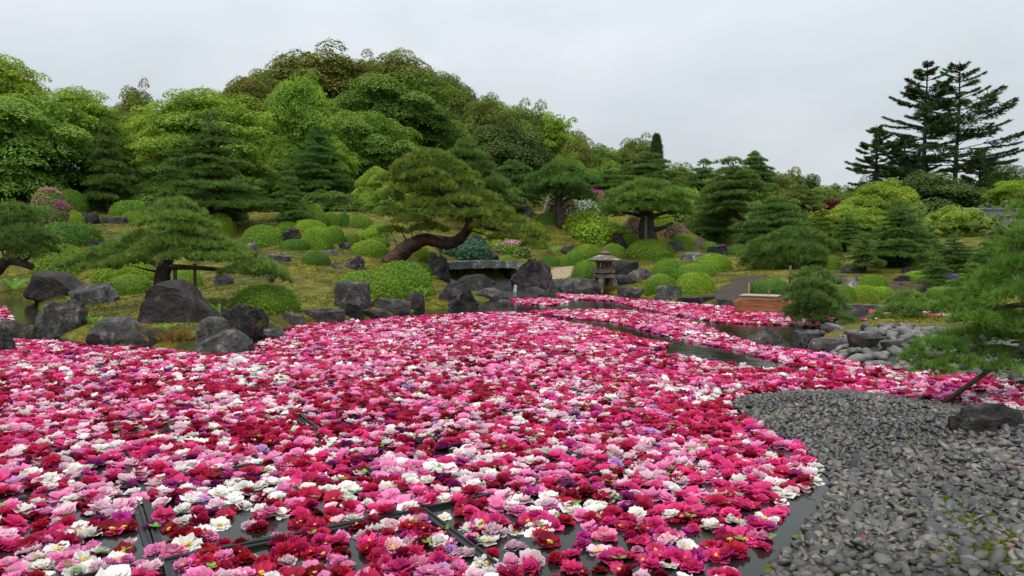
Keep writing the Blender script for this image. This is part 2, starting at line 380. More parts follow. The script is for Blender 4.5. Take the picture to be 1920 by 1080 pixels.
# pond water
m, t, p = mat('pond_water', (.010, .012, .009), .04, .5)
p.inputs['IOR'].default_value = 1.33
tcn = N(t, 'ShaderNodeTexCoord')
n1 = nse(5.5, 3, .55, .3); n2 = nse(30, 2, .5)
vo = N(t, 'ShaderNodeTexVoronoi'); vo.inputs['Scale'].default_value = 2.6; t.links.new(tcn.outputs['Object'], vo.inputs[0])
wv = N(t, 'ShaderNodeMath', operation='SINE'); wm = N(t, 'ShaderNodeMath', operation='MULTIPLY'); wm.inputs[1].default_value = 75; t.links.new(vo.outputs['Distance'], wm.inputs[0]); t.links.new(wm.outputs[0], wv.inputs[0])
fd = N(t, 'ShaderNodeMapRange'); fd.inputs[1].default_value = .02; fd.inputs[2].default_value = .22; fd.inputs[3].default_value = .12; fd.inputs[4].default_value = 0; t.links.new(vo.outputs['Distance'], fd.inputs[0])
wf = N(t, 'ShaderNodeMath', operation='MULTIPLY'); t.links.new(wv.outputs[0], wf.inputs[0]); t.links.new(fd.outputs[0], wf.inputs[1])
a1 = N(t, 'ShaderNodeMath', operation='MULTIPLY_ADD'); t.links.new(n2.outputs[0], a1.inputs[0]); a1.inputs[1].default_value = .22; t.links.new(n1.outputs[0], a1.inputs[2])
a2 = N(t, 'ShaderNodeMath', operation='ADD'); t.links.new(a1.outputs[0], a2.inputs[0]); t.links.new(wf.outputs[0], a2.inputs[1])
bu = N(t, 'ShaderNodeBump'); bu.inputs['Strength'].default_value = .16; bu.inputs['Distance'].default_value = .03
t.links.new(a2.outputs[0], bu.inputs['Height']); t.links.new(bu.outputs[0], p.inputs['Normal'])
wme = make_mesh('pond_water', [(-80,-20,0),(80,-20,0),(80,60,0),(-80,60,0)], [[(0,1,2,3)]])
tag(link('pond_water', wme, m), 'dark rippled pond water', kind='structure')
WATER = m
# ------------------------------------------------------------------ vegetation builders
def leaves(mb, P, Nn, size, fold=.12, aspect=.5):
    """one folded rhombus per leaf"""
    n = len(P); Nn = unit(Nn)
    t = unit(np.cross(Nn, rand_dirs(n))); b = np.cross(Nn, t)
    s = (size * rng.uniform(.65, 1.3, n))[:, None]
    V = np.stack([P - t*s*.5, P + b*s*aspect*.5 - Nn*s*fold, P + t*s*.5, P - b*s*aspect*.5 - Nn*s*fold], 1).reshape(-1, 3)
    Qd = np.arange(n*4).reshape(n, 4)
    return V, Qd
def leaf_tris(P, Nn, size):
    n = len(P); Nn = unit(Nn); t = unit(np.cross(Nn, rand_dirs(n))); b = np.cross(Nn, t)
    s = (size * rng.uniform(.65, 1.35, n))[:, None]
    V = np.stack([P - t*s*.55, P + b*s*.42 + t*s*.1, P - b*s*.42 + t*s*.25], 1).reshape(-1, 3)
    return V, np.arange(n*3).reshape(n, 3)
def needles(mb, P, A, k, L, wd, spread=.75):
    """tufts: k thin triangles about each axis A"""
    n = len(P)
    P = np.repeat(P, k, 0); A = np.repeat(A, k, 0)
    d = unit(A + spread*rng.normal(size=(n*k, 3))*.6)
    s = unit(np.cross(d, rand_dirs(n*k))) * wd*.5
    l = (L*rng.uniform(.7, 1.2, n*k))[:, None]
    V = np.stack([P - s, P + s, P + d*l], 1).reshape(-1, 3)
    T = np.arange(n*k*3).reshape(-1, 3)
    va = np.clip(np.repeat(rng.uniform(0, 1, n)**1.3, k) * .85 + rng.uniform(0, .2, n*k), 0, 1)
    mb.add(V, None, T, np.repeat(va, 3))

def leaf_crown(name, n_clumps=75, per=600, leaf=.06, flat=.5, clump=(.26, .42), lump=.22, inner=.25, low=-.8, droop=.25, irregular=.16, core=4500):
    """crown in the unit box; shells of leaves round sprays set on a lumpy ellipsoid, with an inner mass of bigger leaves"""
    mb = MB(); cs = []
    lob = rand_dirs(7); la = rng.uniform(-1, 1, 7)
    def reach(d): return 1 + irregular*np.sum(la*np.maximum(0, lob@d)**3)
    while len(cs) < n_clumps:
        d = rand_dirs(1)[0]
        if d[2] < low: continue
        if cs and max(d.dot(c) for c in cs) > 1 - .9/n_clumps and rng.random() < .8: continue
        cs.append(d)
    for i, d in enumerate(cs):
        r = reach(d) + rng.uniform(-lump, .06)
        cr_ = rng.uniform(*clump)
        if rng.random() < inner: r *= rng.uniform(.55, .85)
        c = d * max(.1, (r - cr_*.6))
        m_ = int(per * (cr_/.34)**2)
        u = rand_dirs(m_); u[:, 2] = np.where(u[:, 2] < -.15, -u[:, 2], u[:, 2])
        rad = cr_ * (rng.uniform(.55, 1.0, m_)**.4 + np.where(rng.uniform(0, 1, m_) < .14, rng.uniform(0, .3, m_), 0)) * (1 + .16*np.sin(u[:, 0]*6 + i) * np.sin(u[:, 1]*6 + 2*i))
        p = u * rad[:, None]; p[:, 2] *= flat
        hr = np.hypot(p[:, 0], p[:, 1]); p[:, 2] -= droop * hr**2 / cr_
        nrm = unit(u*.8 + d*.3 + np.array([0, 0, .8]) + .55*rng.normal(size=(m_, 3)))
        V, T = leaf_tris(c + p, nrm, leaf)
        tone = np.clip(rng.uniform(.15, .85) + .24*rng.normal(size=m_), 0, 1)
        mb.add(V, None, T, np.repeat(tone, 3))
    core = int(core*1.7); u = rand_dirs(core); k = np.array([reach(q) for q in u])
    P = u*(k*rng.uniform(.3, .8, core))[:, None]; P[:, 2] = np.maximum(P[:, 2], -.85)
    V, T = leaf_tris(P, rand_dirs(core), leaf*1.75)
    mb.add(V, None, T, np.repeat(rng.uniform(.1, .8, core), 3))
    return mb.mesh(name)

CROWNS = {
  'round': [leaf_crown('round_crown', 82, 800, .043, .62, clump=(.2, .38), lump=.3, irregular=.28, core=3000) for _ in range(3)],
  'spray': [leaf_crown('spray_crown', 84, 820, .042, .26, clump=(.2, .40), lump=.32, inner=.25, droop=.5, irregular=.3, core=2600) for _ in range(3)],
  'fine':  [leaf_crown('fine_crown', 170, 540, .038, .45, clump=(.16, .30), lump=.3, inner=.2, irregular=.3) for _ in range(2)],
  'open':  [leaf_crown('open_crown', 46, 520, .055, .5, clump=(.18, .32), lump=.4, inner=.45, irregular=.35, core=900) for _ in range(1)],
}
def tree_trunk(h, rad, crown_w, crown_h, limbs=6, lean=0.0):
    mb = MB(); cz = h - crown_h*.35
    k = rng.uniform(-1, 1, (3, 2)) * .05*h
    pts = curve([(0,0,-.4), (k[0,0], k[0,1], h*.3), (k[1,0]+lean*.5, k[1,1], h*.55), (k[2,0]+lean, k[2,1], h*.86)], 9)
    tube(mb, pts, np.linspace(rad, rad*.25, 9) * np.r_[1.35, np.ones(8)], 8, rough=.06)
    for i in range(limbs):
        a = 2*math.pi*(i + rng.uniform(-.3, .3))/limbs; j = rng.integers(3, 7); s = pts[j]
        e = np.array([math.cos(a)*crown_w*.36, math.sin(a)*crown_w*.36, rng.uniform(h - crown_h*.75, h - crown_h*.2)])
        mid = (s + e)/2 + np.array([0, 0, -.06*h])
        tube(mb, curve([s, mid, e], 6), np.linspace(rad*.42, rad*.1, 6), 5)
    return mb.mesh('trunk', True)
def leafy_tree(px, top, wpx, hpx, d, tone, kind, label, name='broadleaf_tree', idx=None, group=None, trunk=True, thick=.16):
    x = (px - 960)/F_PX*d; zt = at_depth(px, top, d)[2]; zg = T1(x, d)
    W = wpx*mpp(d); H = hpx*mpp(d)
    root = tag(empty(name, (x, d, zg)), label, name.replace('_', ' ').split()[-1] if name != 'broadleaf_tree' else 'tree', group)
    protos = CROWNS[kind]; me = protos[(idx if idx is not None else int(px+top)) % len(protos)]
    hh = zt - zg
    link('crown', me, G[tone], root, (0, 0, hh - H*.5), (0, 0, rng.uniform(0, 6.28)), (W*.5, W*.5*rng.uniform(.85, 1.05), H*.5))
    if trunk: link('trunk', tree_trunk(max(hh, 1), thick*(W/5)**.5, W, H), BARK, root)
    return root

# --- clipped domes
def dome_mesh(name, n=4200, leaf=.075, rough=.03, lump=.03, up=.0):
    mb = MB()
    ph = rng.uniform(0, 6, 4)
    def surf(u):
        return 1 + lump*(np.sin(u[:,0]*4+ph[0]) + np.sin(u[:,1]*4+ph[1]) + np.sin(u[:,2]*5+ph[2]))*.6
    def shape(u):  # squarer than a sphere, tucked in at the foot
        e = 2.35; k = (np.abs(u[:,0])**e + np.abs(u[:,1])**e + np.abs(u[:,2])**e)**(-1/e)
        return u*k[:, None]
    # body
    th = np.linspace(0, 2*math.pi, 25)[:-1]; phi = np.linspace(-.35, math.pi/2, 9)
    u = np.array([(math.cos(f)*math.cos(a), math.cos(f)*math.sin(a), math.sin(f)) for f in phi for a in th])
    V = shape(u)*(surf(u)*.955)[:, None]
    Qd = [(i*24+k, i*24+(k+1)%24, (i+1)*24+(k+1)%24, (i+1)*24+k) for i in range(8) for k in range(24)]
    mb.add(V, Qd, None, .12)
    u = rand_dirs(n*2); u = u[u[:, 2] > -.3][:n]; n = len(u)
    P = shape(u)*(surf(u) + rough*rng.normal(size=n) - .01)[:, None]
    nn = unit(u + .6*rng.normal(size=(n, 3)) + np.array([0, 0, up]))
    V, Qd = leaves(mb, P, nn, leaf, .15, .6)
    pt = .5 + .28*np.sin(u[:,0]*3+ph[1])*np.sin(u[:,1]*3.3+ph[2]) + .26*rng.normal(size=n)
    mb.add(V, Qd, None, np.repeat(np.clip(pt, 0, 1), 4))
    return mb.mesh(name)
DOMES = {'tight': [dome_mesh('clipped_foliage') for _ in range(4)],
         'loose': [dome_mesh('loose_foliage', 2600, .125, .06, .075, .5) for _ in range(3)]}
def bush_at(px, base, wpx, hpx):
    p = hit(px, base); d = p[1]; W = wpx*mpp(d)
    ry = W*.5*.85
    c = np.array([ (px-960)/F_PX*(d+ry*.9), d + ry*.9, 0.]); zg = max(T1(c[0], c[1]), 0)
    zf = max(p[2], 0)
    W = wpx*mpp(c[1])
    ztop = at_depth(px, base - hpx, c[1])[2]
    return c, zf, W, ry, max((ztop - zf)*1.1, .15)
def bush(px, base, wpx, hpx, tone, label, kind='tight', group='clipped garden bushes', name='clipped_bush', cat='bush'):
    c, zf, W, ry, H = bush_at(px, base, wpx, hpx)
    me = DOMES[kind][int(px*7 + base) % len(DOMES[kind])]
    o = link(name, me, G[tone], None, (c[0], c[1], zf - .02), (0, 0, rng.uniform(0, 6.28) if False else rng.choice([0, math.pi, .4, -.4])), (W*.5, ry, H))
    return tag(o, label, cat, group)
BLOOM = {}
def petal_mat(name, a, b, rough=.5):
    m, t, p = mat(name, a, .62, .18)
    at = N(t, 'ShaderNodeAttribute', attribute_name='var'); r = ramp(t, [a, b], [0, 1])
    t.links.new(at.outputs['Fac'], r.inputs[0])
    hs = N(t, 'ShaderNodeHueSaturation'); oi = N(t, 'ShaderNodeObjectInfo'); m1 = N(t, 'ShaderNodeMapRange'); m1.inputs[3].default_value = .484; m1.inputs[4].default_value = .516
    f7 = N(t, 'ShaderNodeMath', operation='MULTIPLY'); f7.inputs[1].default_value = 7.31; fr = N(t, 'ShaderNodeMath', operation='FRACT'); m2 = N(t, 'ShaderNodeMapRange'); m2.inputs[3].default_value = .72; m2.inputs[4].default_value = 1.12
    t.links.new(oi.outputs['Random'], m1.inputs[0]); t.links.new(m1.outputs[0], hs.inputs['Hue']); t.links.new(oi.outputs['Random'], f7.inputs[0]); t.links.new(f7.outputs[0], fr.inputs[0]); t.links.new(fr.outputs[0], m2.inputs[0]); t.links.new(m2.outputs[0], hs.inputs['Value'])
    t.links.new(r.outputs[0], hs.inputs['Color']); r = hs
    t.links.new(r.outputs[0], p.inputs['Base Color'])
    tr = N(t, 'ShaderNodeBsdfTranslucent'); t.links.new(r.outputs[0], tr.inputs[0]); mx = N(t, 'ShaderNodeMixShader'); mx.inputs[0].default_value = .4
    t.links.new(p.outputs[0], mx.inputs[1]); t.links.new(tr.outputs[0], mx.inputs[2]); t.links.new(mx.outputs[0], t.nodes['Material Output'].inputs[0])
    return m
for nm, a, b in (('pink', (.55,.16,.32), (.75,.38,.52)), ('palepink', (.62,.38,.46), (.78,.6,.65)), ('magenta', (.38,.02,.22), (.58,.08,.40)),
                 ('white', (.6,.6,.52), (.8,.8,.76)), ('orange', (.42,.16,.02), (.6,.3,.04)), ('violet', (.10,.03,.30), (.22,.10,.5))):
    BLOOM[nm] = petal_mat('azalea_' + nm, a, b)
def azalea(px, base, wpx, hpx, bloom, cover, label, tone='mid', n=1500):
    c, zf, W, ry, H = bush_at(px, base, wpx, hpx)
    root = tag(empty('azalea_bush', (c[0], c[1], zf)), label, 'azalea', 'azaleas in bloom')
    me = DOMES['loose'][int(px) % 3]
    link('foliage', me, G[tone], root, None, None, (W*.5, ry, H))
    mb = MB(); k = int(n*cover); u = rand_dirs(k*3); u[:, 2] = np.abs(u[:, 2])
    cen = rand_dirs(9); keep = ((u@cen.T).max(1) + .18*rng.normal(size=len(u)) > .98 - .5*cover); u = u[keep][:k]
    if len(u) == 0: u = rand_dirs(10)
    e = 2.35; kk = (np.abs(u)**e).sum(1)**(-1/e)
    P = u*kk[:, None]*(1.03 + .05*rng.normal(size=len(u)))[:, None]*np.array([W*.5, ry, H])
    V, Qd = leaves(mb, P, u + .6*rng.normal(size=u.shape), max(.09, W*.055), .2, .85)
    mb.add(V, Qd, None, np.repeat(rng.uniform(0, 1, len(u)), 4))
    link('blossoms', mb.mesh('blossoms'), BLOOM[bloom], root)
    return root

# --- garden pines
def pine_pads(mb, pads, dens=70, k=7, L=.26, wd=.03, spread=.75):
    for (x, y, z, rx, ry, rz) in pads:
        area = math.pi*rx*ry*1.5
        n = max(10, int(area*dens))
        u = rand_dirs(n); u[:, 2] = np.where(u[:, 2] < -.12, -u[:, 2], u[:, 2])
        ph = rng.uniform(0, 6, 2)
        rr = rng.uniform(.5, 1, n)**.45 * (1 + .16*np.sin(np.arctan2(u[:,1], u[:,0])*3 + ph[0]) + .1*np.sin(np.arctan2(u[:,1], u[:,0])*7 + ph[1]))
        P = u*rr[:, None]*np.array([rx, ry, rz]) + np.array([x, y, z])
        P[:, 2] -= .45*rz*(np.hypot(u[:,0], u[:,1])*rr)**2
        A = unit(u*np.array([.9, .9, .5]) + np.array([0, 0, .55]) + .25*rng.normal(size=(n, 3)))
        needles(mb, P, A, k, L, wd, spread)
def niwaki(h, wd, tiers, shape='cone', lean=0., bend=.12, clear=.22, pad=(.24, .36), flat=.18, dens=42, k=9, L=.27, nw=.034, seed=0):
    """trunk mesh + crown mesh in metres"""
    rs = np.random.default_rng(seed + 100)
    a0 = rs.uniform(0, 6.28)
    tp = [(0, 0, -.3), (bend*h*.5*math.cos(a0), bend*h*.4*math.sin(a0), h*.22), (lean*h*.4 - bend*h*.5*math.cos(a0), -bend*h*.4*math.sin(a0), h*.48),
          (lean*h*.8 + bend*h*.3*math.cos(a0), 0, h*.74), (lean*h, 0, h*.95)]
    tr = curve(tp, 14); r0 = .035*h + .03
    tb = MB(); tube(tb, tr, np.linspace(r0, r0*.22, 14)*np.r_[1.3, np.ones(13)], 8, rough=.07)
    pads = []
    for i in range(tiers):
        f = i/max(1, tiers-1)
        z = h*(clear + (.93 - clear)*f)
        if shape == 'cone': Rr = wd*.5*(1 - f)**.75*.92 + wd*.06
        elif shape == 'umbrella': Rr = wd*.5*(.62 + .5*math.sin(f*2.6) - .5*f)
        elif shape == 'broad': Rr = wd*.5*math.sqrt(max(0, 1 - (f*.92)**2))
        else: Rr = wd*.5*(.35 + .65*math.sin(math.pi*(.15 + .8*f)))
        nb_ = max(2, int(round(3 + 3.2*Rr/(wd*.5)))) if f < .97 else 1
        o = np.array([np.interp(z, tr[:, 2], tr[:, j]) for j in (0, 1)])
        b0 = rs.uniform(0, 6.28)
        for b in range(nb_):
            an = b0 + 2*math.pi*b/nb_ + rs.uniform(-.3, .3)
            rp = max(.18*wd*.3, Rr*rs.uniform(*pad)*rs.uniform(.75, 1.2) + .04*wd)
            q = max(0, Rr - rp*.75)*rs.uniform(.55, 1.18)
            c = np.array([o[0] + math.cos(an)*q, o[1] + math.sin(an)*q, z + rs.uniform(-.05, .05)*h - .05*h*(q/(wd*.5))])
            pads.append((c[0], c[1], c[2], rp, rp*rs.uniform(.8, 1.05), rp*flat*rs.uniform(.85, 1.3)))
            if q > .5*Rr and q > .3:
                c2 = np.array([o[0] + math.cos(an)*q*.45, o[1] + math.sin(an)*q*.45, z + .04*h])
                pads.append((c2[0], c2[1], c2[2], rp*.8, rp*.8, rp*flat*.8))
            s = np.array([o[0], o[1], z - .05*h])
            tube(tb, curve([s, (s + c)/2 + np.array([0, 0, .02*h]), c - np.array([0, 0, rp*flat*.4])], 5), np.linspace(r0*.38*(1-.5*f), r0*.1, 5), 5)
    pads.append((tr[-1][0], tr[-1][1], h*.95, wd*.1 + .1, wd*.1 + .1, h*.055))
    cb = MB(); pine_pads(cb, pads, dens, k, L, nw)
    return tb.mesh('trunk', True), cb.mesh('crown')
PINES = {}
def pine_proto(key, **kw): PINES[key] = (niwaki(**kw), kw['h'], kw['wd'])
pine_proto('cone_a', h=6, wd=5, tiers=8, shape='cone', seed=1)
pine_proto('cone_b', h=6, wd=4.6, tiers=9, shape='cone', lean=.05, seed=2)
pine_proto('cone_c', h=3.4, wd=3, tiers=6, shape='cone', seed=3, dens=75, L=.2, nw=.027)
pine_proto('umbrella_a', h=4.5, wd=5.2, tiers=5, shape='umbrella', clear=.45, bend=.2, seed=4)
pine_proto('umbrella_b', h=7, wd=5.5, tiers=6, shape='umbrella', clear=.42, bend=.22, lean=.08, seed=5)
pine_proto('broad_a', h=4, wd=5.6, tiers=6, shape='broad', clear=.3, bend=.18, lean=.1, seed=6)
pine_proto('round_a', h=7, wd=6, tiers=8, shape='round', clear=.3, bend=.15, seed=7)
pine_proto('tall_a', h=9, wd=5, tiers=8, shape='round', clear=.45, bend=.14, pad=(.3,.45), seed=8)
def pine(px, top, wpx, key, tone, label, d=None, base=None, rz=None, name='garden_pine', group='trained garden pines', barkm=None):
    if base is not None:
        p = hit(px, base); d = p[1]
    x = (px-960)/F_PX*d; zg = max(T1(x, d), 0); zt = at_depth(px, top, d)[2]
    (tm, cm), h, wd = PINES[key]
    sz = (zt - zg)/(h*1.03); sx = wpx*mpp(d)/(wd*1.05)
    root = tag(empty(name, (x, d, zg)), label, 'pine tree', group)
    rz = rng.uniform(0, 6.28) if rz is None else rz
    link('trunk', tm, barkm or BARK, root, None, (0, 0, rz), (sx, sx, sz))
    link('crown', cm, G[tone], root, None, (0, 0, rz), (sx, sx, sz))
    return root
def hero_pine(px, base, d, trunk_px, pads_px, tone, label, fat=.2, dens=140, k=10, L=.16, nw=.016, branches=(), barkm=None, depth_spread=.6, flat_y=.85, zbase=None, name='garden_pine', n_side=8, spread=.75, twig=2.0):
    """a pine whose trunk line and needle pads are modelled one by one; (px, py, dy) rows give image row/column and metres nearer or farther"""
    x = (px-960)/F_PX*d; zg = max(T1(x, d), 0) if zbase is None else zbase
    o = np.array([x, d, zg])
    root = tag(empty(name, o), label, 'pine tree', 'trained garden pines')
    tb = MB()
    tp = np.array([at_depth(a, b, d + dy) - o for a, b, dy in trunk_px])
    tr = curve(tp, len(tp)*4)
    tube(tb, tr, np.interp(np.linspace(0, 1, len(tr)), np.linspace(0, 1, len(fat)) if np.ndim(fat) else [0, 1], fat if np.ndim(fat) else [fat, fat*.3]), n_side, rough=.09)
    for br, rr in branches:
        bp = np.array([at_depth(a, b, d + dy) - o for a, b, dy in br]); bp = curve(bp, len(bp)*4)
        tube(tb, bp, np.linspace(rr, rr*.45, len(bp)), 7, rough=.08)
    pads = []
    for q in pads_px:
        a, b, dy, wx, hx = q
        c = at_depth(a, b, d + dy) - o; m1 = mpp(d + dy)
        pads.append((c[0], c[1], c[2], wx*.47*m1, wx*.47*m1*flat_y, hx*.36*m1))
        j = np.argmin(((tr - c)**2).sum(1)); s = tr[max(0, j-1)]
        if np.linalg.norm(s - c) < twig: tube(tb, curve([s, (s+c)/2 + np.array([0, 0, -.05]), c - np.array([0, 0, hx*.2*m1])], 5), np.linspace(.035, .012, 5), 5)
    link('trunk', tb.mesh('trunk', True), barkm or BARK, root)
    cb = MB(); pine_pads(cb, pads, dens, k, L, nw, spread)
    link('crown', cb.mesh('crown'), G[tone], root)
    return root
# --- tall firs
def fir(h, wd, seed, clear=.3, gaps=.2):
    rs = np.random.default_rng(seed); tb = MB(); cb = MB()
    tr = curve([(0,0,-.3), (rs.uniform(-.1,.1), 0, h*.35), (rs.uniform(-.15,.15), .05, h*.7), (0, 0, h)], 14)
    tube(tb, tr, np.linspace(.32, .03, 14), 8)
    z = h*clear
    while z < h*.985:
        f = (z/h - clear)/(1 - clear)
        Lb = wd*.5*((1 - f**1.7)*.98 + .06)*(.8 + .2*min(1, f*5))
        for b in range(rs.integers(3, 7)):
            if rs.random() < gaps: continue
            an = rs.uniform(0, 6.28); l = Lb*rs.uniform(.55, 1.15); up = rs.uniform(-.02, .2) + .35*f
            dr = np.array([math.cos(an), math.sin(an), 0])
            o_ = np.array([np.interp(z, tr[:,2], tr[:,0]), np.interp(z, tr[:,2], tr[:,1]), z])
            pts = np.array([o_ + dr*l*s + np.array([0, 0, l*(up*s - .12*s*s*(1-f) + .10*s**4)]) for s in np.linspace(0, 1, 7)])
            tube(tb, pts, np.linspace(.055, .012, 7), 4, cap=False)
            sd_ = np.array([-dr[1], dr[0], 0])
            nt_ = int(34*l) + 8
            s = rs.uniform(.3 if f < .8 else .1, 1.0, nt_)**.7
            base = np.array([np.interp(s, np.linspace(0, 1, 7), pts[:, j]) for j in range(3)]).T
            off = rs.normal(size=nt_)*.14*l*np.sin(np.clip(s, 0, 1)*2.5 + .4)
            P = base + sd_*off[:, None]; P[:, 2] += rs.normal(size=nt_)*.02 - np.abs(off)*.10
            A = unit(dr + sd_*np.sign(off)[:, None]*.9 + np.array([0, 0, .02]) + np.array([.3, .3, .12])*rs.normal(size=(nt_, 3)))
            needles(cb, P, A, 5, .40, .075, .4)
        z += h*rs.uniform(.022, .042)
    return tb.mesh('trunk', True), cb.mesh('crown')
def fir_tree(px, top, d, h, wd, seed, label, clear=.3, tone='fir', name='fir_tree'):
    x = (px-960)/F_PX*d; zg = T1(x, d); zt = at_depth(px, top, d)[2]
    tm, cm = fir(zt - zg, wd, seed, clear)
    root = tag(empty(name, (x, d, zg)), label, 'fir tree', 'tall conifers above the garden')
    link('trunk', tm, BARK, root); link('crown', cm, G[tone], root)

# --- rocks
import bmesh
bm = bmesh.new(); bmesh.ops.create_icosphere(bm, subdivisions=4, radius=1)
ICO_V = np.array([v.co[:] for v in bm.verts]); ICO_F = np.array([[v.index for v in f.verts] for f in bm.faces]); bm.free()
bm = bmesh.new(); bmesh.ops.create_icosphere(bm, subdivisions=2, radius=1)
ICO2_V = np.array([v.co[:] for v in bm.verts]); ICO2_F = np.array([[v.index for v in f.verts] for f in bm.faces]); bm.free()
bm = bmesh.new(); bmesh.ops.create_icosphere(bm, subdivisions=1, radius=1)
ICO1_F = np.array([[v.index for v in f.verts] for f in bm.faces]); bm.free()
def rock_mesh(name, w, dp, h, kind, seed):
    rs = np.random.default_rng(seed); v = ICO_V.copy()
    e = {'mono': 5, 'flat': 4.5, 'slab': 5, 'round': 2.4, 'peak': 2.0, 'crag': 2.3}[kind]
    v = v * ((np.abs(v)**e).sum(1)**(-1/e))[:, None]
    planes = []
    for _ in range({'mono': 5, 'flat': 9, 'slab': 8, 'round': 6, 'peak': 12, 'crag': 14}[kind]):
        n = unit(rs.normal(size=3) * np.array([1, 1, .55 if kind in ('flat', 'slab') else .9])); planes.append((n, rs.uniform(.62, .98)))
    if kind == 'peak':
        a0 = rs.uniform(0, 6.28)
        for k in range(4):
            a = a0 + k*math.pi/2 + rs.uniform(-.3, .3); planes.append((unit(np.array([math.cos(a), math.sin(a), rs.uniform(.55, .95)])), rs.uniform(.4, .62)))
    if kind == 'mono':
        planes += [(unit(np.array([-1, 0, .22])), .74), (unit(np.array([1, 0, .95])), .60), (unit(np.array([.12, -.2, 1])), .80), (unit(np.array([0, -1, .3])), .6), (unit(np.array([0, 1, .3])), .6)]
    if kind in ('flat', 'slab'):
        planes.append((unit(np.array([rs.uniform(-.12,.12), rs.uniform(-.16, 0), 1])), .62))
    for n, d in planes:
        s = v@n - d; v = v - np.maximum(s, 0)[:, None]*n*.97
    off = rs.uniform(0, 60, 3); amp = {'mono': .10, 'flat': .12, 'slab': .09, 'round': .10, 'peak': .14, 'crag': .22}[kind]
    f = {'crag': 2.2}.get(kind, 1.8)
    for i in range(len(v)):
        p = Vector(v[i]*f + off); q = mnoise.fractal(p, .9, 2.1, 5) + (.8*(abs(mnoise.noise(p*1.7)) - .3) if kind == 'crag' else 0)
        v[i] += unit(ICO_V[i])*amp*q
    up = v[:, 2] > -.1
    v[:, 0] /= np.abs(v[up, 0]).max(); v[:, 1] /= np.abs(v[up, 1]).max()
    v[:, 2] = np.where(v[:, 2] > 0, v[:, 2]/v[:, 2].max(), v[:, 2]*.5)
    me = make_mesh(name, v*np.array([w*.5, dp, h]), [ICO_F], smooth=True)
    me.set_sharp_from_angle(angle=R(28))
    return me
ROCKS = []
def rock(px, base, wpx, hpx, kind, tone, label, group='garden rocks', name='rock', dp=None, rz=0):
    if dp is None: dp = .8 if kind != 'slab' else (.22 if wpx > 50 else .5)
    p = hit(px, base); d = p[1]; W = wpx*mpp(d); ry = W*.5*dp
    c = np.array([(px-960)/F_PX*(d+ry*.8), d + ry*.8])
    W = wpx*mpp(c[1]); zf = p[2]
    H = max(at_depth(px, base-hpx, d + ry*.55)[2] - zf, .08)
    o = link(name, rock_mesh(name, W, ry, H, kind, int(px*31 + base)), RK[tone], None, (c[0], c[1], zf - .02), (0, 0, rz))
    ROCKS.append((c[0], c[1], W*.5, ry))
    return tag(o, label, 'rock', group)
